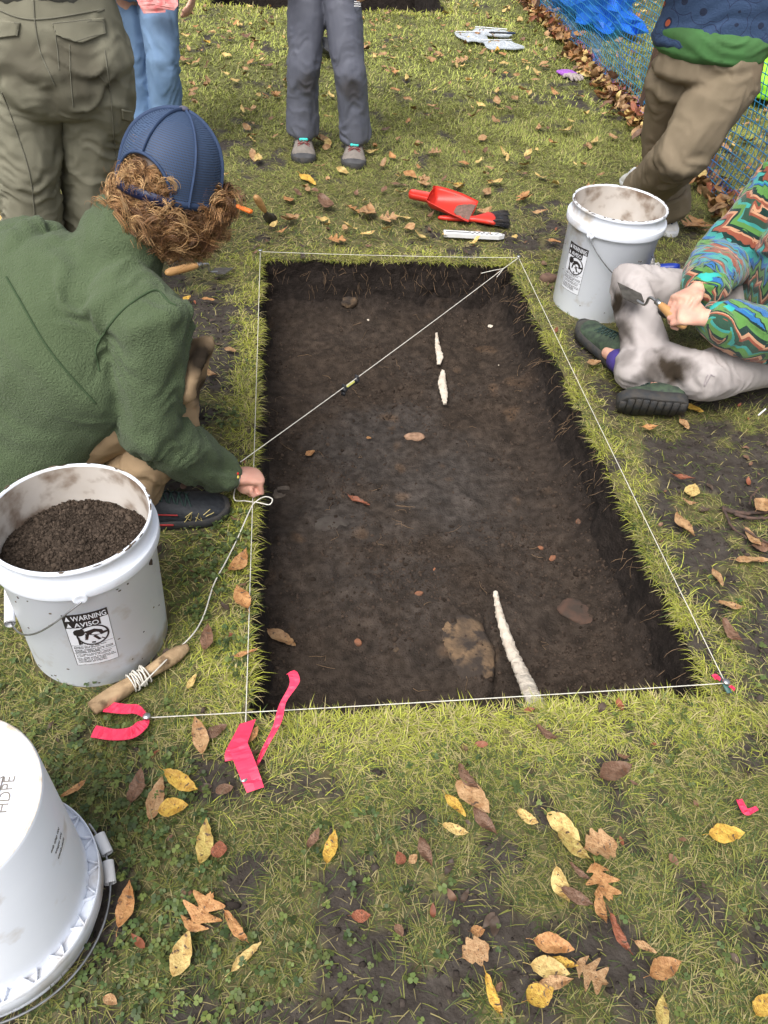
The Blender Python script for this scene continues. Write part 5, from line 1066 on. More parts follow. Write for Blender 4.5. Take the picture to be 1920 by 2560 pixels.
def capmesh(name, F3, m, parent, lift=0):
    me = mesh_np(name, V, F3, m); ul = me.uv_layers.new(name='UVMap'); li = np.empty(len(me.loops), np.int32); me.loops.foreach_get('vertex_index', li); ul.data.foreach_set('uv', np.array(UV, np.float32)[li].ravel()); return link(name, me, parent)
cp = capmesh('cap', bk_, M['capmesh'], r); cp['label'] = 'navy trucker cap with mesh back and open strap gap'
capmesh('front_panel', fr_, M['capfront'], cp)
mb = MB()
for az in (pi, -pi+1.04, pi-1.04, 1.30, -1.30):
    s0 = 0.03; e0 = PHM-.0 if abs(abs(az)-pi) > .7 else PHM-.70
    P = [capP(az, ph, .0015) for ph in np.linspace(s0, e0, 18)]; mb.tube(P, [[.0014, .0055]]*18, 6, side=nrm(np.cross(U2, P[9]-H)))
mb.build('panel_seams', M['capband'], cp)
mb = MB(); P = [capP(az, PHM, .001) for az in np.linspace(-pi+.68, pi-.68, 70)]; R = []
for p in P: R.append(np.array([p+U2*.008+nrm(p-H)*.001, p+U2*.008-nrm(p-H)*.002, p-U2*.006-nrm(p-H)*.002, p-U2*.006+nrm(p-H)*.001]))
mb.rings(R); mb.build('brim_band', M['capband'], cp)
P = [capP(pi+cos(t)*.70, PHM-sin(t)*.66, .0015) for t in np.linspace(0, pi, 30)]; mb = MB(); mb.tube(P, .0034, 6); mb.build('opening_trim', M['capband'], cp)
mb = MB(); R = []
for az in np.linspace(pi-.76, pi+.76, 24): p = capP(az, PHM, .0035); o_ = nrm(p-H); R.append(np.array([p+U2*.010, p+U2*.010-o_*.003, p-U2*.010-o_*.003, p-U2*.010]))
mb.rings(R)
for az in np.linspace(pi-.5, pi+.5, 11): mb.ball(capP(az, PHM, .004), .0022, 8)
mb.build('strap', M['capstrap'], cp)
mb = MB(); mb.ball(H+U2*.122, (.010, .010, .005), 14, [F2, S, U2]); mb.build('button', M['capfront'], cp)
mb = MB(); R = []
for i in range(9):
    t = i/8; row = []
    for q in np.linspace(-1, 1, 17): a_ = q*1.15; base = capP(a_, PHM*.90); ext = .095*t*(1-.40*abs(q)**2.2); row.append(base+F2*ext-U2*(ext*.25+.018*q*q*t))
    R.append(row)
R = np.array(R); n9, n17 = 9, 17; A_ = R.reshape(-1, 3); B_ = A_-U2*.004; F_2 = []
for i in range(8):
    for j in range(16): a_ = i*17+j; F_2.append((a_, a_+1, a_+18, a_+17)); F_2.append((a_+153, a_+170, a_+171, a_+154))
for j in range(16): a_ = 8*17+j; F_2.append((a_, a_+1, a_+154, a_+153))
for i in range(8):
    for j in (0, 16): a_ = i*17+j; F_2.append((a_, a_+17, a_+170, a_+153))
mb.add(np.concatenate([A_, B_]), F_2); mb.build('bill', M['capfront'], cp)
# ---- the person sitting cross-legged at the right
J = dict(Rs=vec(1.66, 1.47, .55), Ls=vec(1.70, 1.12, .54), Re=vec(1.50, 1.42, .30), Rw=vec(1.275, 1.125, .352), Le=vec(1.52, 1.00, .26), Lw=vec(1.275, 1.02, .318),
         neck=vec(1.66, 1.29, .62), chest=vec(1.70, 1.30, .42), pelvis=vec(1.76, 1.30, .13), head=vec(1.60, 1.28, .80), Rh=vec(1.72, 1.42, .12), Lh=vec(1.70, 1.17, .11),
         Rk=vec(1.17, 1.36, .235), Lk=vec(1.31, 1.00, .135), Ra=vec(1.21, 1.04, .085), La=vec(1.155, 1.17, .075), Rt=vec(1.17, .95, .05), Lt=vec(1.10, 1.36, .05), up=nrm(vec(-.25, 0, 1)), face=nrm(vec(-1, -.05, -.25)))
J['face'] = nrm(J['face']-J['up']*(J['face']@J['up']))
r = empty('person', (1.7, 1.3, 0), 'seated cross-legged person in colourful zigzag fleece holding a trowel', 'person')
HA = at(1420, 676, .315); HB = at(1472, 712, .285); hd = nrm(HA-HB)
def hf(mb):
    d = nrm(vec(-.85, -.45, -.10)); hand(mb, J['Rw']+d*.0, d, vec(.15, -.45, -1), -1, .90, (48, 62, 45), (.75, .55, .1), .5)
    d = nrm(vec(-.92, .30, .05)); hand(mb, J['Lw']+d*.0, d, vec(0, .55, -.75), 1, .90, (45, 70, 50), (.72, .5, -.1))
body(r, M['skin2'], J, .0042, hf, smooth=2)
mb = MB(); sx = nrm(J['Ls']-J['Rs'])
mb.tube([vec(1.74, 1.30, .08), vec(1.74, 1.30, .22), J['chest'], vec(1.68, 1.29, .54), J['neck']], [[.21, .17], [.205, .17], [.21, .15], [.16, .12], [.085, .08]], 26, side=sx)
mb.tube([J['Rs']+vec(.02, -.06, 0), J['Rs'], (J['Rs']+J['Re'])/2, J['Re'], (J['Re']+J['Rw'])/2, J['Rw']+vec(.03, .02, .0)], [.095, .092, .088, .082, .072, .052], 18)
mb.tube([J['Ls']+vec(.02, .06, 0), J['Ls'], (J['Ls']+J['Le'])/2, J['Le'], (J['Le']+J['Lw'])/2, J['Lw']+vec(.035, 0, .0)], [.095, .092, .088, .080, .070, .052], 18)
mb.tube([J['neck']-[0, 0, .03], J['neck']+[-.01, 0, .05]], [.09, .08], 16)
fj = garment('fleece_pullover', mb, .007, M['aztec'], r, [(J['pelvis'], J['chest'], .016, .2), (J['Rs'], J['Re'], .016, .09), (J['Re'], J['Rw'], .018, .08), (J['Ls'], J['Le'], .016, .09), (J['Le'], J['Lw'], .018, .08)], 5, 21, None, .010, fa=18)
tealm = mat('teal_trim', (.04, .42, .38), (.03, .35, .32), 30, .9)
# teal collar placket and chest pocket
CH_POCKET = 1
for q, w_ in (('R', J['Rw']+vec(.038, .022, 0)), ('L', J['Lw']+vec(.042, -.002, 0))):
    mb = MB(); dd = nrm(J[q+'w']-J[q+'e']); mb.tube([w_-dd*.012, w_+dd*.012], .047, 20); mb.build('cuff', tealm, fj)
POCK = [skin_at(1593, 627, 2.3), skin_at(1665, 640, 2.3), skin_at(1652, 658, 2.3), skin_at(1616, 668, 2.3)]
mb = MB()
mb.tube([vec(1.76, 1.36, .13), J['Rh']+vec(0, 0, .01), (J['Rh']+J['Rk'])/2+vec(0, 0, .01), J['Rk']+vec(.01, 0, 0), J['Rk']*.55+J['Ra']*.45, J['Ra']+vec(0, .04, .01)], [.11, .092, .082, .070, .064, .058], 20)
mb.tube([vec(1.76, 1.24, .13), J['Lh']+vec(0, 0, .005), (J['Lh']+J['Lk'])/2, J['Lk'], J['Lk']*.5+J['La']*.5+vec(0, 0, .012), J['La']+vec(-.012, -.045, .010)], [.11, .092, .082, .073, .067, .062], 20)
mb.ball(vec(1.78, 1.30, .14), (.15, .19, .14), 18)
eb = [(J['Rh'], J['Rk'], .009, .10), (J['Rk'], J['Ra'], .011, .08), (J['Lh'], J['Lk'], .009, .10), (J['Lk'], J['La'], .013, .09)]
tr = garment('trousers', mb, .0065, M['lilac'], r, eb, 4, 31, None, .006, fa=22)
seam(tr, [skin_at(1455, 858, 2.0), skin_at(1530, 868, 2.0), skin_at(1600, 872, 2.0), skin_at(1655, 870, 2.0)], mat('lilac_seam', (.34, .30, .31), None, rough=.9), tr, .0016)
shoe(r, at(1366, 818, .02), at(1256, 706, .02), M['shoegreen'], M['rubber'], M['darklace'], (.0, -.18, 1), 1.12, toem=mat('toe_rubber', (.04, .042, .035), (.06, .058, .05), 30, .7))
mb = MB(); a_ = at(1345, 790, .075); mb.tube([a_+vec(.02, -.05, .0), a_+vec(0, .015, 0), at(1334, 778, .058)], [.034, .036, .037], 14); mb.build('sock', mat('purple_sock', (.06, .04, .22), None, rough=.9), r)
shoe(r, at(1440, 880, .06)+vec(.06, 0, 0), at(1372, 885, .04)+vec(-.045, .03, 0), M['shoegreen'], M['rubber'], M['darklace'], (-.10, 1.0, .42), 1.10)
mb = MB(); p_ = at(1648, 888, .06); mb.tube([p_+vec(.008, .004, .004), p_+vec(-.010, -.003, -.012)], .0025, 6); mb.build('zip_pull', M['white'], r)
stain_at(tr, [(1450, 800, (.06, .07, .05), 1.0), (1415, 805, .05, .8), (1336, 655, (.05, .07, .05), 1.), (1340, 715, (.035, .06, .06), .8), (1352, 770, .03, .5), (1450, 845, .03, .6)], 6)
trowel('trowel held by the seated person, blade pointing up left over the raised knee', at(1334, 610, .292), at(1383, 655, .276), (-.25, .55, 1), .095, bl=.10, bw=.036)
hair(r, J['head'], J['up'], J['face'], 420, 19, BROWN, .0020, .09, .004, (0, 2.1), 5)
# ---- leg-crossing person in taupe trousers at the fence
hR, hL = atY(1462, 150, 2.24), atY(1588, 140, 2.12); kR, kL = atY(1430, 300, 2.36), atY(1474, 330, 2.03); aR, aL = atY(1442, 455, 2.36), atY(1392, 415, 2.42)
J = std_J((hL, hR), (kL, kR), (aL, aR), (at(1358, 395, .04), at(1432, 497, .03)), (-.25, -.95), .95, (0, .03))
J['Lw'] = atY(1700, 60, 2.1); J['Le'] = atY(1690, -60, 2.2); J['Rw'] = atY(1480, -150, 2.0); J['Re'] = atY(1390, -110, 2.2)
r = empty('person', (1.6, 2.25, 0), 'person in taupe cuffed trousers standing with crossed legs by the net fence', 'person'); body(r, M['skin'], J, .009, simple_hands(J))
mb = MB(); sx = nrm(J['Ls']-J['Rs'])
mb.tube([J['pelvis']-[0, 0, .06], J['pelvis']+[0, 0, .03], J['pelvis']+[0, 0, .12]], [[.185, .145], [.172, .132], [.150, .110]], 24, side=sx)
mb.tube([hR+vec(.03, 0, .02), hR-vec(0, 0, .05), (hR+kR)/2, kR, kR*.4+aR*.6, aR-vec(0, 0, .0)], [.096, .098, .086, .074, .074, .080], 20)
mb.tube([hL+vec(-.02, 0, .02), hL-vec(0, 0, .05), (hL+kL)/2, kL, kL*.4+aL*.6, aL+vec(0, 0, .01)], [.105, .112, .108, .094, .088, .084], 20)
db = [(hR, kR, .008, .10), (kR, aR, .012, .09), (hL, kL, .009, .11), (kL, aL, .012, .09)]
tr = garment('trousers', mb, .008, M['taupe'], r, db, 4, 41, None, .008, fa=16)
for kn, an in ((kR, aR), (kL, aL)):
    dd = nrm(an-kn); mb = MB(); r1 = .094; R = [ (tube_rings([an-dd*.085, an-dd*.0], r1, 24, None, False)) ][0]; R2 = tube_rings([an+dd*.002, an-dd*.085], r1-.006, 24, None, False); mb.rings(R+R2[:0], caps=True); me_ = remesh(mb, .006, 3); folds(me_, [(an-dd*.1, an+dd*.02, .006, .09)], seed=5); me_.materials.append(M['taupe']); me_.polygons.foreach_set('use_smooth', [True]*len(me_.polygons)); link('turned_cuff', me_, tr)
greenstripe = [mat('sock_stripe', (.02, .10, .30), None, rough=.9), mat('sock_dark', (.02, .02, .05), None, rough=.9), mat('sock_yellow', (.45, .35, .08), None, rough=.9)]
def sock(parent, a, b, rad_):
    s_ = None; a, b = np.asarray(a), np.asarray(b)
    for k in range(4):
        mb = MB(); mb.rings(tube_rings([a+(b-a)*k/4, a+(b-a)*(k+1)/4], rad_+.0006*k, 16, None, False)); o = mb.build('sock' if s_ is None else 'sock_stripe', greenstripe[(k+1) % 3], parent if s_ is None else s_); s_ = s_ or o
sock(r, aR+vec(0, 0, -.0), at(1432, 478, .05), .040); sock(r, aL, at(1378, 404, .06), .040)
grn = mat('heel_tab', (.02, .17, .09), None, rough=.6)
sh = shoe(r, at(1427, 462, .0)+vec(0, .03, 0), at(1434, 503, .0)+vec(.0, -.055, 0), M['shoewhite'], M['white'], M['white'], (0, 0, 1), 1.05)
sh = shoe(r, at(1392, 418, .10), at(1354, 392, .0), M['shoewhite'], M['white'], M['white'], (-.3, .5, 1), 1.0)
tw = top_wear(r, 'navy_sweater', M['navyprint'], J, .009, 5, .035, .212); top = MB(); top.tube([J['pelvis']-[.0, 0, -.015], J['pelvis']+[0, 0, .07]], [[.200, .158], [.197, .155]], 26, side=sx); garment('green_tee', top, .008, M['greenshirt'], r, [(J['pelvis']-[0, 0, .1], J['pelvis']+[0, 0, .1], .008, .2)], 3, 6)
hair(r, J['head'], J['up'], J['face'], 420, 9, BROWN, .0020, .07, .004, (0, 2.0), 5)
# ---- gray trousered person facing the pit
hR, hL = vec(.215, 3.20, .74), vec(.345, 3.18, .74); kR, kL = vec(.195, 3.13, .385), vec(.395, 3.09, .38); aR, aL = vec(.190, 3.17, .10), vec(.440, 3.12, .10)
J = std_J((hR, hL)[::-1] and (hL, hR), (kL, kR), (aL, aR), (vec(.44, 3.0, .03), vec(.185, 3.05, .03)), (.0, -1), .88)
J = std_J((hL, hR), (kL, kR), (aL, aR), (vec(.43, 3.0, .03), vec(.18, 3.05, .03)), (0, -1), .88)
r = empty('person', (.3, 3.15, 0), 'person in gray trousers and hiking shoes standing facing the pit', 'person'); body(r, M['skin2'], J, .009, simple_hands(J))
mb = MB(); mb.tube([J['pelvis']-[0, 0, .05], J['pelvis']+[0, 0, .12]], [[.165, .12], [.155, .115]], 24, side=(1, 0, 0))
for h, k, a in ((hR, kR, aR), (hL, kL, aL)): mb.tube([h, h-[0, 0, .06], (h+k)/2, k, k*.4+a*.6, a+[0, 0, -.01]], [.084, .087, .082, .072, .070, .072], 20)
cb = [(hR, kR, .006, .08), (kR, aR, .009, .075), (hL, kL, .006, .08), (kL, aL, .009, .075)]
tr = garment('trousers', mb, .0065, M['gray'], r, cb, 3, 51, [(kR+vec(.02, -.07, -.06), (.05, .06, .05), .55), (kL+vec(.01, -.07, -.06), (.06, .06, .05), .6)], .006, fa=20)
V_, F_9 = text_mesh('N', .01); 
mb = MB(); p_ = atY(772, 4, 3.07)
for k in range(3): mb.tube([p_+vec(-.012, -.0, -.008*k), p_+vec(.014, 0, -.008*k)], .002, 5)
mb.build('pocket_tag', M['white'], tr)
for a, t_x, tt in ((aR, -.012, 0), (aL, -.008, 0)):
    sh = shoe(r, vec(a[0]+.004, a[1]+.075, .0), vec(a[0]-(0.0 if a is aR else .02), a[1]-.195, .0), M['shoegray'], M['rubber'], mat('rl', (.16, .03, .03), None), (0, 0, 1), 1.28, lacem2=M['teal'], toem=mat('toe_cap_m', (.07, .07, .075), (.05, .05, .055), 30, .7))
top_wear(r, 'gray_jacket', mat('grayjacket', (.10, .11, .14), (.08, .09, .11), 10, .8), J, .011, 7, .02, .17); hair(r, J['head'], J['up'], J['face'], 420, 12, BROWN, .0020, .08, .004, (0, 2.1), 5)
# ---- jeans wearer behind the crouching person
hR, hL = atY(268, -30, 3.22), atY(338, -30, 3.18); kR, kL = atY(290, 120, 3.18), atY(352, 125, 3.10); aR, aL = atY(318, 262, 3.22), atY(362, 262, 3.16)
J = std_J((hL, hR), (kL, kR), (aL, aR), (aL*[1, 1, 0]+[.02, -.1, .03], aR*[1, 1, 0]+[0, -.1, .03]), (.25, -1), .88)
r = empty('person', (-.5, 3.2, 0), 'person in light blue jeans and red flannel standing beyond the cap', 'person'); body(r, M['skin2'], J, .010, simple_hands(J))
mb = MB(); mb.tube([J['pelvis']-[0, 0, .05], J['pelvis']+[0, 0, .12]], [[.150, .12], [.145, .11]], 24, side=(1, 0, 0))
for h, k, a, w_ in ((hR, kR, aR, .9), (hL, kL, aL, 1.0)): mb.tube([h, h-[0, 0, .06], (h+k)/2, k, k*.4+a*.6, a*[1, 1, 0]+[0, 0, .05]], np.array([.076, .080, .078, .068, .070, .074])*w_, 20)
garment('jeans', mb, .0075, M['jeans'], r, [(hR, kR, .008, .08), (kR, aR, .009, .08), (hL, kL, .008, .08), (kL, aL, .009, .08)], 4, 61, None, .005, fa=15)
for a in (aR, aL): shoe(r, vec(a[0]-.01, a[1]+.07, 0), vec(a[0]+.03, a[1]-.17, 0), M['shoewhite'], M['white'], M['white'], (0, 0, 1), 1.0)
top_wear(r, 'flannel_shirt', M['flannel'], J, .011, 9, .03, .165); hair(r, J['head'], J['up'], J['face'], 420, 13, BROWN, .0020, .12, .004, (0, 2.1), 5)
p_ = [atY(318, -12, 3.02), atY(328, 6, 3.0), atY(334, 28, 2.99)]; o = ribbon('shirt_tail', [p_[0], p_[1], p_[2]], [.05, .055, .045], M['flannel'], wdir=[(1, 0, .2), (1, 0, .15), (1, 0, .1)], parent=r)
p_ = [atY(355, -12, 3.03), atY(358, 6, 3.0), atY(357, 20, 2.99)]; o = ribbon('shirt_tail', [p_[0], p_[1], p_[2]], [.05, .05, .035], M['flannel'], wdir=[(1, 0, .0), (1, 0, -.1), (1, .1, -.1)], parent=r)
# ---- olive cargo trousers, seen from behind at the left edge
Y_A = 1.60; hR, hL = atY(205, 120, Y_A), atY(30, 125, Y_A); kR, kL = atY(203, 270, Y_A+.02), atY(62, 330, Y_A-.02); aR, aL = atY(192, 490, 1.70), atY(72, 520, 1.62)
J = std_J((hL, hR), (kL, kR), (aL, aR), (aL*[1, 1, 0]+[0, .12, .03], aR*[1, 1, 0]+[0, .12, .03]), (.05, 1), .92, arms='folded')
r = empty('person', (-.6, 1.6, 0), 'person in muddy olive cargo trousers seen from behind at the left', 'person'); body(r, M['skin'], J, .010, simple_hands(J))
c_ = (hR+hL)/2; mb = MB(); mb.tube([c_+[0, 0, -.10], c_+[0, -.01, 0], c_+[0, 0, .10], c_+[0, 0, .20]], [[.150, .12], [.205, .150], [.185, .135], [.160, .12]], 28, side=(1, 0, 0))
mb.ball((hR*.72+hL*.28)+[0, -.045, -.035], (.108, .105, .115), 18); mb.ball((hR*.28+hL*.72)+[0, -.045, -.035], (.108, .105, .115), 18)
for h, k, a in ((hR, kR, aR), (hL, kL, aL)): mb.tube([h*.8+c_*.2, h*.85+c_*.15-[0, 0, .09], (h+k)/2-[0, 0, .03], k, k*.5+a*.5, a-[0, 0, .03]], [.11, .108, .100, .084, .080, .078], 22)
ab = [(hR, kR, .008, .11), (kR, aR, .018, .09), (hL, kL, .008, .11), (kL, aL, .018, .09)]
tr = garment('trousers', mb, .0065, M['olive'], r, ab, 4, 71, [((hR*.6+hL*.4)+[0, -.16, -.09], (.10, .12, .075), .55), ((hR*.25+hL*.75)+[0, -.16, -.09], (.11, .12, .075), .55)], .008, fa=20)
sm = mat('olive_seam', (.15, .145, .11), None, rough=.9)
def sk(px, py): return skin_at(px, py, 1.95)
stain_at(tr, [(50, 140, .085, .5), (170, 150, .095, .55), (120, 200, .06, .4)], 9)
for pts in ([(72, 0), (76, 50), (86, 110), (108, 160), (118, 182)], [(0, 22), (40, 38), (90, 42), (180, 28), (262, 12)], [(226, 110), (238, 200), (246, 300), (250, 345)], [(6, 200), (38, 290), (66, 380), (76, 480)]): seam(tr, [sk(*p) for p in pts], sm, tr, .0018)
def patch(parent, target, corners, m, name, lift=.004, n=14, point=0):
    a, b, c, d = [np.asarray(q, float) for q in corners]; V1, V2 = [], []
    for i in range(n):
        for j in range(n):
            u_, v_ = i/(n-1), j/(n-1); p = (a*(1-u_)+b*u_)*(1-v_)+(d*(1-u_)+c*u_)*v_; p = p-CU*point*(1-abs(2*u_-1))*v_; q, nn = snap(target, p, 0); V1.append(q+nn*(lift*(1-.0*u_))); V2.append(q-nn*.004)
    F_ = [(i*n+j, (i+1)*n+j, (i+1)*n+j+1, i*n+j+1) for i in range(n-1) for j in range(n-1)]; N_ = n*n; F2 = F_+[tuple(q+N_ for q in f[::-1]) for f in F_]
    for i in range(n-1): F2 += [(i*n, i*n+N_, (i+1)*n+N_, (i+1)*n), (i*n+n-1, (i+1)*n+n-1, (i+1)*n+n-1+N_, i*n+n-1+N_), (i, i+1, i+1+N_, i+N_), ((n-1)*n+i, (n-1)*n+i+N_, (n-1)*n+i+1+N_, (n-1)*n+i+1)]
    return obj(name, np.array(V1+V2), F2, m, parent)
fl = patch(tr, tr, [sk(112, 50), sk(224, 38), sk(228, 72), sk(120, 76)], M['olive'], 'pocket_flap', .006, 16, .022)
for pts in ([(112, 50), (170, 44), (224, 38)], [(120, 76), (150, 86), (175, 96), (204, 84), (228, 72)], [(112, 50), (116, 64), (120, 76)], [(224, 38), (226, 56), (228, 72)]): seam(fl, [sk(*p) for p in pts], sm, fl, .0016, lift=.001)
f3 = patch(tr, tr, [sk(-60, 34), sk(44, 50), sk(40, 76), sk(-60, 92)], M['olive'], 'pocket_flap', .006)
for pts in ([(2, 40), (20, 46), (44, 50)], [(44, 50), (43, 62), (40, 76)], [(40, 76), (20, 82), (2, 85)]): seam(f3, [sk(*p) for p in pts], sm, f3, .0016, lift=.001)
q, nn = snap(fl, sk(181, 76), 0); a_ = nrm(np.cross(nn, [0, 0, 1])); b_ = np.cross(nn, a_); mb = MB(); mb.ball(q+nn*.003, (.010, .010, .003), 16, [a_, b_, nn]); mb.tube([q+nn*.006+(a_*cos(t)+b_*sin(t))*.0075 for t in np.linspace(0, 2*pi, 20)], .0014, 6); bt = mb.build('button', mat('button_m', (.06, .065, .06), None, rough=.35), tr)
sp_ = patch(tr, tr, [sk(262, 235), sk(284, 240), sk(286, 262), sk(264, 256)], M['olive'], 'side_pocket', .006)
for pts in ([(150, 98), (152, 160), (158, 230)], [(120, 78), (126, 130), (128, 150)]): seam(tr, [sk(*p) for p in pts], sm, tr, .0013)
for a in (aR, aL): shoe(r, vec(a[0], a[1]-.08, 0), vec(a[0], a[1]+.18, 0), M['shoeblack'], M['rubber'], M['darklace'], (0, 0, 1), 1.1)
top_wear(r, 'olive_jacket', mat('olivejacket', (.10, .10, .09), (.08, .08, .07), 10, .8), J, .011, 11, .17, .17); hair(r, J['head'], J['up'], J['face'], 420, 15, BROWN, .0020, .10, .004, (0, 2.1), 5)

# ------------------------------------------------------------------ fallen leaves
def leaf_mesh(kind, wr, seed, fold=.25, curl=.15):
    R = np.random.default_rng(seed); L = 1.0
    if kind == 'oak': nt_, half = 40, 4
    else: nt_, half = 18, 4
    T = np.linspace(0, 1, nt_); V = []; ph = R.uniform(0, 6)
    for t in T:
        if kind == 'oak':
            base = .09+.05*sin(pi*t); lob = abs(sin(pi*(t*3.05+.18)))**1.7; w_ = (base+.36*wr/.6*lob*sin(pi*min(1, t*.94+.06))**.55)*(1 if t < .96 else .5)
            swp = .16*lob
        elif kind == 'maple':
            w_ = .42*sin(pi*t)**.7*(.62+.38*abs(sin(pi*t*3.5)))*wr/.6; swp = .08
        else:
            w_ = wr*.5*(sin(pi*t**.82)**.85 if 0 < t < 1 else 0)*(1-.12*max(0, t-.8)); w_ += .006*(1 if int(t*60) % 2 else -1)*(0 < t < 1)+R.normal(0, .006)*(0 < t < 1); swp = 0
        for j in range(-half, half+1):
            s = j/half; x = t-.5+swp*abs(s)*.8; y = w_*s
            bend = .06*sin(t*3+ph); z = abs(s)*w_*fold+curl*((t-.5)**2)*1.2+.03*sin(t*9+ph)*s+R.normal(0, .004)+ (.10*curl*abs(s)**2)*sin(t*5+ph)
            V.append((x, y+bend*.6, z))
    V = np.array(V); n = 2*half+1; F_ = [(i*n+j, (i+1)*n+j, (i+1)*n+j+1, i*n+j+1) for i in range(nt_-1) for j in range(n-1)]
    N_ = len(V); V2 = np.concatenate([V, V-[0, 0, .006]]); F2 = F_+[tuple(q+N_ for q in f[::-1]) for f in F_]
    mb = MB(); mb.add(V2, F2); s0 = V[half]; mb.tube([s0, s0+[-.10, .01, .01], s0+[-.19, .03*sin(ph), .02]], .008, 4, round_=False)
    mid = V.reshape(nt_, n, 3)[:, half]; mb.tube(mid+[0, 0, .004], np.linspace(.007, .002, nt_), 4, round_=False)
    return mesh_np('leaf', np.concatenate(mb.V), mb.F, M['leaf'])
LC = dict(tan=(.40, .25, .125), yellow=(.60, .39, .07), pale=(.58, .44, .17), orange=(.44, .235, .095), brown=(.19, .110, .070), red=(.27, .095, .05), olive=(.42, .33, .10), dark=(.085, .06, .045))
LCW = dict(tan='tan', yellow='yellow', pale='pale yellow', orange='orange brown', brown='brown', red='reddish brown', olive='olive yellow', dark='dark brown')
variants = {}
def put_leaf(x, y, L, ang, wr, c, kind='leaf', z=None, label=None, group=None, seed=0, tilt=(0, 0), fold=.25, curl=.15):
    key = (kind, round(wr*8)/8, seed % 3, round(fold, 1), round(curl, 1))
    if key not in variants: variants[key] = leaf_mesh(kind, max(.2, key[1]), hash_(key), fold, curl)
    o = bpy.data.objects.new('oak_leaf' if kind == 'oak' else 'fallen_leaf', variants[key]); col.objects.link(o)
    z = gz1(x, y)+.016 if z is None else z; o.location = (x, y, z); o.rotation_euler = (tilt[0], tilt[1], ang); o.scale = (L, L, L); cc = np.array(LC[c]); R = np.random.default_rng(seed+int(abs(x)*1e4)); cc = np.clip(cc*R.uniform(.85, 1.15), 0, 1); o.color = (*cc, 1)
    return tag(o, label, 'leaf', group)
def hash_(k): return sum(ord(ch)*(i+7) for i, ch in enumerate(str(k))) % 100000
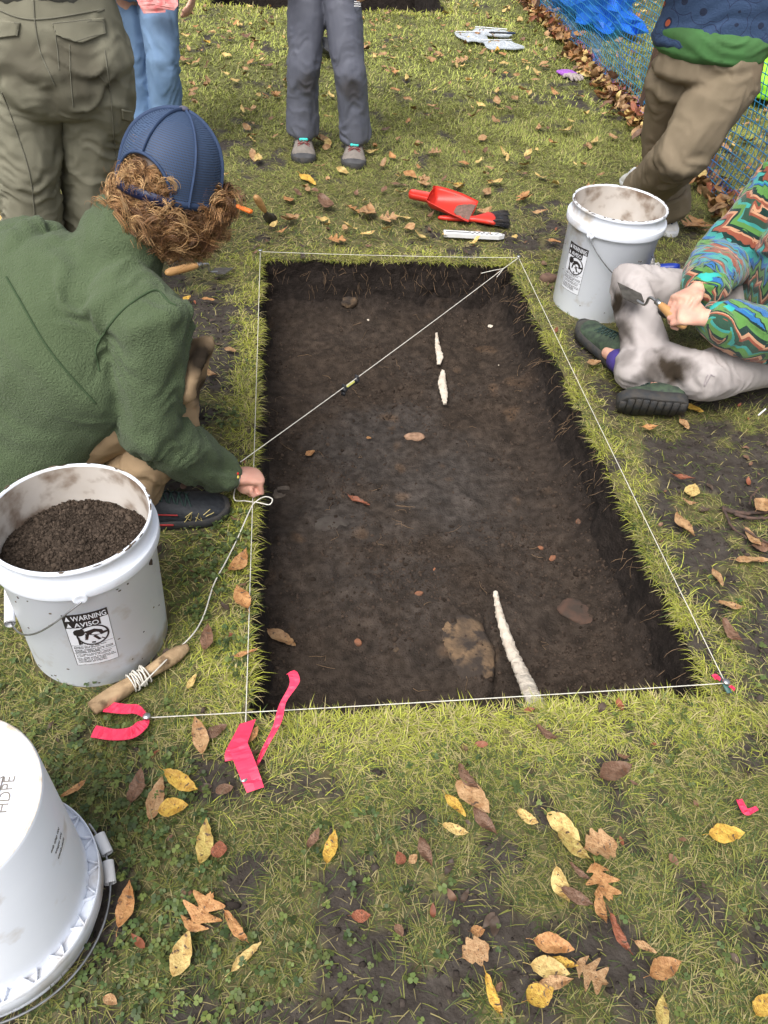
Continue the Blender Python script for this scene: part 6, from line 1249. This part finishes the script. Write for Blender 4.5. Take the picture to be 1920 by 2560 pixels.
LV = [ # px, py, length px, image angle, width ratio, colour, kind, where
(515, 1215, 62, 50, .5, 'orange', 'leaf', 'in the clover right of the soil bucket'), (524, 1295, 58, 115, .5, 'orange', 'leaf', 'against the left string, below another orange leaf'), (446, 1383, 62, 80, .375, 'brown', 'leaf', 'above the end of the wooden stick'), (415, 1472, 42, 55, .375, 'pale', 'leaf', 'just right of the wooden stick'), (531, 1413, 58, 15, .3, 'orange', 'leaf', 'touching the left string near the pit corner'),
(430, 1592, 85, 100, .4, 'tan', 'leaf', 'upright between the two pink tapes'), (467, 1578, 60, 30, .5, 'brown', 'leaf', 'between the tan upright leaf and the near left string'), (545, 1588, 50, 60, .375, 'orange', 'leaf', 'under the top of the folded pink tape'), (295, 1705, 90, 80, .42, 'brown', 'leaf', 'leftmost of the cluster of four by the upturned bucket'), (338, 1722, 105, 70, .42, 'tan', 'leaf', 'spotted and largest of the cluster of four'), (393, 1690, 95, -28, .375, 'yellow', 'leaf', 'bright, top right of the cluster of four'), (375, 1750, 72, 8, .6, 'yellow', 'leaf', 'rounded, lowest of the cluster of four'), (442, 1820, 105, 78, .4, 'olive', 'leaf', 'alone below the cluster of four'), (473, 1840, 42, 90, .9, 'red', 'leaf', 'squarish, beside the olive yellow leaf'), (271, 1957, 115, 75, .34, 'orange', 'leaf', 'narrow, right of the upturned bucket grip'), (432, 1970, 100, 60, .7, 'orange', 'oak', 'lobed and curled, above the pale long leaf'), (393, 2062, 112, 66, .45, 'pale', 'leaf', 'large, below the curled oak leaf'), (512, 2008, 95, -50, .3, 'orange', 'leaf', 'curled, right of the curled oak leaf'), (533, 2065, 100, 45, .3, 'pale', 'leaf', 'narrow, at the end of the curled leaf'), (714, 1830, 82, 80, .42, 'yellow', 'leaf', 'spotted, alone in the near middle lawn'), (677, 1815, 55, 65, .375, 'brown', 'leaf', 'left of the spotted yellow leaf'), (485, 1705, 45, 20, .6, 'brown', 'leaf', 'beside the lower end of the folded pink tape'), (160, 1700, 75, 38, .3, 'orange', 'leaf', 'half hidden beside the upturned bucket'), (240, 2165, 36, -30, .6, 'tan', 'leaf', 'small, near the bottom left corner'), (865, 1850, 32, 120, .85, 'red', 'leaf', 'small and pointed, near lawn left of the dark tan leaf'), (893, 1853, 26, 40, .7, 'tan', 'leaf', 'tiny, touching the small reddish leaf'), (920, 1842, 75, -70, .4, 'brown', 'leaf', 'muddy, pressed flat beside the small reddish leaf'),
(985, 1735, 70, -50, .4, 'yellow', 'leaf', 'peeking out under the big tan leaf'), (1010, 1682, 75, -48, .4, 'brown', 'leaf', 'under the upper end of the big tan leaf'), (1048, 1775, 85, -52, .35, 'brown', 'leaf', 'long, running down from the big tan leaf'), (1022, 1718, 108, -48, .5, 'tan', 'leaf', 'biggest, on top of the stacked leaves below the chalk strip'), (985, 1790, 66, -14, .375, 'pale', 'leaf', 'narrow, below the stacked leaves'), (1138, 1770, 58, -25, .5, 'pale', 'leaf', 'rounded, left end of the long leaf trail'), (1217, 1785, 100, -40, .5, 'pale', 'leaf', 'large speckled, start of the long leaf trail'), (1240, 1828, 100, -35, .36, 'olive', 'leaf', 'under the large speckled leaf'), (1292, 1832, 75, 15, .7, 'tan', 'maple', 'ragged, right of the speckled pair'), (1215, 1910, 88, -68, .45, 'pale', 'leaf', 'standing behind the purplish brown leaf in the trail'), (1247, 1937, 85, -25, .42, 'brown', 'leaf', 'across the middle of the long trail'), (1252, 1885, 65, -35, .3, 'brown', 'leaf', 'narrow, just above the middle of the trail'), (1302, 1900, 90, -70, .6, 'orange', 'oak', 'lobed, upright in the leaf trail'), (1300, 1962, 80, -75, .42, 'orange', 'leaf', 'serrated, below the lobed one in the trail'), (1338, 2022, 108, -58, .3, 'red', 'leaf', 'glossy and long, end of the leaf trail'), (1395, 2045, 60, -32, .34, 'tan', 'leaf', 'right of the glossy long leaf'), (1330, 1668, 85, 24, .5, 'brown', 'leaf', 'with a stalk, below the near right string'), (1180, 1587, 58, -28, .375, 'brown', 'leaf', 'curled below the foot of the chalk strip'), (1573, 1798, 88, 2, .48, 'yellow', 'leaf', 'alone near the pink scrap'), (1435, 2095, 85, 25, .5, 'orange', 'leaf', 'broad, near the bottom right'), (1195, 2045, 98, -16, .45, 'orange', 'leaf', 'spotted, top of the bottom leaf pile'), (1218, 2078, 70, -20, .375, 'yellow', 'leaf', 'under the spotted leaf of the bottom pile'), (1188, 2095, 95, -14, .48, 'pale', 'leaf', 'wide, middle of the bottom pile'), (1200, 2122, 80, 2, .4, 'tan', 'leaf', 'lowest of the bottom pile'), (1278, 2100, 85, -35, .7, 'tan', 'oak', 'lobed, right end of the bottom pile'), (1165, 2150, 68, 30, .75, 'yellow', 'leaf', 'round with dark spots, below the bottom pile'), (1066, 2155, 112, -66, .3, 'yellow', 'leaf', 'long, at the bottom edge'), (1432, 2188, 88, 85, .42, 'olive', 'leaf', 'cut by the bottom edge under the broad leaf'), (1645, 2170, 60, 60, .6, 'yellow', 'leaf', 'in the bottom right corner'), (1032, 2010, 34, 10, .7, 'orange', 'leaf', 'small, above the crumpled pale leaf'), (1026, 2050, 66, 30, .8, 'tan', 'maple', 'crumpled, left of the bottom pile'), (780, 1977, 46, 5, .6, 'red', 'leaf', 'curled, alone in the near dark grass'), (862, 2010, 34, -60, .6, 'brown', 'leaf', 'small, right of the curled reddish leaf'), (1082, 2165, 30, 80, .4, 'brown', 'leaf', 'tiny, beside the long bottom leaf'), (1080, 2130, 28, 60, .5, 'brown', 'leaf', 'small, near the bottom centre'),
(1475, 1033, 54, -16, .34, 'red', 'leaf', 'narrow, beyond the seated person shoe on bare soil'), (1497, 1056, 28, 80, .7, 'pale', 'leaf', 'tip below the narrow reddish leaf'), (1490, 1086, 36, -18, .375, 'tan', 'leaf', 'short, on bare soil right of the pit'), (1478, 1138, 72, -60, .38, 'tan', 'leaf', 'with brown blotches, beside the twigs'), (1550, 1248, 46, -64, .375, 'tan', 'leaf', 'small, on bare soil below the twigs'), (1578, 1308, 62, -6, .34, 'tan', 'leaf', 'spotted, lying level on bare soil'), (1578, 1371, 74, -48, .42, 'brown', 'leaf', 'large pointed, right of the pit corner'), (1625, 1212, 80, 0, .3, 'tan', 'leaf', 'long, at the right edge below the twigs'), (1625, 1165, 62, -48, .34, 'tan', 'leaf', 'on top of the twig end'), (1645, 1095, 42, 40, .6, 'tan', 'leaf', 'at the right edge above the twigs'), (1645, 1180, 50, 10, .5, 'brown', 'leaf', 'under the tan leaf at the right edge'),
(450, 648, 30, -8, .5, 'orange', 'leaf', 'left of the far pit corner'), (405, 648, 20, 30, .6, 'yellow', 'leaf', 'tiny, close to the crouching person collar'), (497, 750, 28, -20, .5, 'tan', 'leaf', 'between the crouching knee and the string'), (453, 803, 40, -28, .4, 'tan', 'leaf', 'right of the crouching knee'), (440, 965, 42, 50, .4, 'red', 'leaf', 'by the crouching person forearm'), (549, 1033, 28, 80, .6, 'red', 'leaf', 'between the fist and the string'), (727, 522, 40, 0, .7, 'orange', 'oak', 'small star shaped, just beyond the far string'), (793, 461, 26, 80, .6, 'tan', 'leaf', 'left of the red scoop'), (867, 466, 46, -8, .3, 'pale', 'leaf', 'curled, just left of the red scoop'), (1500, 487, 46, 20, .8, 'orange', 'oak', 'star shaped, behind the seated person'), (1386, 590, 40, -20, .5, 'orange', 'leaf', 'hidden behind the right bucket'), (1463, 872, 44, 10, .5, 'yellow', 'leaf', 'under the seated person shin'), (1500, 882, 46, -12, .45, 'yellow', 'leaf', 'under the seated person thigh'), (1402, 925, 40, 5, .4, 'orange', 'leaf', 'below the seated person sole'), (1480, 912, 30, -50, .5, 'tan', 'leaf', 'below the seated thigh'), (1283, 783, 34, 5, .6, 'tan', 'leaf', 'between green shoe and pit string'), (1196, 525, 32, -14, .5, 'orange', 'leaf', 'left of the right bucket'), (860, 400, 38, -12, .34, 'brown', 'leaf', 'just above the red scoop handle'), (985, 402, 40, 0, .3, 'yellow', 'leaf', 'above the red scoop'), (705, 445, 44, -30, .5, 'brown', 'leaf', 'right of the upright trowel'), (665, 386, 40, -30, .4, 'yellow', 'leaf', 'below the gray trouser shoes')]
BN = (CU[0], CU[1])
for i, (px, py, L, ang, wr, c, kind, where) in enumerate(LV):
    a_ = radians(ang); p = at(px, py, .02); q1 = at(px+cos(a_)*L/2, py-sin(a_)*L/2, .02); q0 = at(px-cos(a_)*L/2, py+sin(a_)*L/2, .02); d = q1-q0
    lab = LCW[c]+(' oak leaf ' if kind == 'oak' else ' leaf ')+where
    put_leaf(p[0], p[1], np.linalg.norm(d)*.93, math.atan2(d[1], d[0]), wr, c, kind, gz1(p[0], p[1])+.017+.004*(i % 3), lab, 'large leaves in the foreground' if py > 950 else None, i, (random.uniform(-.12, .12), random.uniform(-.1, .1)), [.1, .25, .35][i % 3], [.1, .2, .3][i % 3] if kind != 'leaf' or i % 4 else .5)
for px, py, L, ang, wr, c, lab in ((608, 1378, 70, -35, .375, 'tan', 'tan leaf with a dark spot on the near left pit floor'), (670, 977, 30, 40, .6, 'orange', 'small orange leaf on the left of the pit floor'), (797, 941, 14, 0, .8, 'orange', 'tiny orange leaf scrap in the pit, left of the peach crumbs'), (775, 1082, 62, -35, .3, 'red', 'curled dark reddish leaf in the middle of the pit floor')):
    p = at(px, py, -PD+.01); put_leaf(p[0], p[1], L*.00125, radians(ang)-.1, wr, c, 'leaf', fz1(p[0], p[1])+.012, lab, None, int(px), (0, 0), .3, .4)
# scattered lawn leaves: one by one, up to 300 in all
R_ = random.Random(11); left = 300-len(LV)-4; GRP = 'leaves scattered over the lawn beyond the pit'; cnt = 0; used = []
kinds_ = [('tan', 'leaf'), ('tan', 'oak'), ('pale', 'leaf'), ('orange', 'leaf'), ('pale', 'leaf'), ('orange', 'oak'), ('tan', 'leaf'), ('tan', 'leaf'), ('pale', 'leaf'), ('pale', 'leaf'), ('yellow', 'leaf'), ('brown', 'leaf')]
while cnt < left:
    y = 2.12+3.6*R_.random()**1.25; x = R_.uniform(-.75-.25*(y-2), 2.1) if R_.random() < .85 else R_.uniform(2.2, 3.4)
    if inpit(np.array([x]), np.array([y]))[0] or (x-1.225)**2+(y-1.7)**2 < .05: continue
    if any((x-a)**2+(y-b)**2 < .006 for a, b in used): continue
    used.append((x, y)); c, k = kinds_[R_.randrange(len(kinds_))]
    lab = 'scattered '+LCW[c]+(' oak leaf' if k == 'oak' else ' leaf')+' on the lawn beyond the pit'
    put_leaf(x, y, R_.uniform(.045, .088), R_.uniform(0, 6.28), R_.choice([.3, .375, .45, .55]) if k == 'leaf' else .65, c, k, gz1(x, y)+.022, lab, GRP, R_.randrange(40), (R_.uniform(-.5, .5), R_.uniform(-.4, .4)), R_.choice([.2, .4]), R_.choice([.3, .6])); cnt += 1
def litter(name, n, fx, label, cols, sz=(.05, .10)):
    Vs, Fs, Cs = [], [], []; off = 0; base = []
    T = np.linspace(0, 1, 7)
    for t in T:
        w_ = .21*sin(pi*t**.85)**.8 if 0 < t < 1 else 0
        for s in (-1, 0, 1): base.append((t-.5, w_*s, abs(s)*w_*.35))
    base = np.array(base); Fb = np.array([(i*3+j, (i+1)*3+j, (i+1)*3+j+1, i*3+j+1) for i in range(6) for j in range(2)])
    for i in range(n):
        x, y, z, tl = fx(R_); L = R_.uniform(*sz); b = base.copy(); b[:, 2] += R_.uniform(-.2, 1.2)*(b[:, 0]**2)+.06*np.sin(b[:, 0]*9+i); b[:, 1] *= R_.uniform(.7, 1.5)
        a1, a2, a3 = R_.uniform(0, 6.28), R_.gauss(0, tl), R_.gauss(0, tl); Rm = np.array(Matrix.Rotation(a1, 3, 'Z') @ Matrix.Rotation(a2, 3, 'X') @ Matrix.Rotation(a3, 3, 'Y')); Vs.append(b@Rm.T*L+[x, y, z]); Fs.append(Fb+off); off += len(b); Cs.append(np.tile(np.array(LC[R_.choice(cols)])*R_.uniform(.7, 1.2), (len(b), 1)))
    me = mesh_np(name, np.concatenate(Vs), np.concatenate(Fs), M['leafstuff']); setcol(me, np.concatenate(Cs)); tag(link(name, me), label, 'leaf litter', kind='stuff')
def fdrift(R): y = R.uniform(.5, 9.6); x = FXX-.02+R.gauss(0, .042)+.03*sin(y*1.1+1); return x, y, gz1(x, y)+abs(R.gauss(0, .035))+.012, .6
litter('leaf_drift', 2000, fdrift, 'drift of orange brown leaves caught along the foot of the net fence', ['orange', 'orange', 'tan', 'brown', 'red', 'tan', 'pale'])
def ffar(R):
    while True:
        y = R.uniform(2.1, 9.5); x = R.uniform(-1.6-.1*y, 5)
        if inpit(np.array([x]), np.array([y]))[0]: continue
        if y < 4.4 and x < 2.2 and R.random() < .55: continue
        return x, y, gz1(x, y)+.022, .35
litter('leaf_litter', 2300, ffar, 'small fallen leaves too many to count on the far lawn', ['tan', 'pale', 'tan', 'pale', 'brown', 'orange', 'tan'], (.03, .075))
def fnear(R):
    while True:
        y = R.uniform(-.7, 2.3); x = R.uniform(-.6, 1.7)
        if not inpit(np.array([x]), np.array([y]))[0]: return x, y, gz1(x, y)+.008, .2
litter('leaf_fragments', 260, fnear, 'small dark leaf fragments pressed into the trodden sod', ['brown', 'dark', 'brown', 'red', 'dark'], (.012, .035))
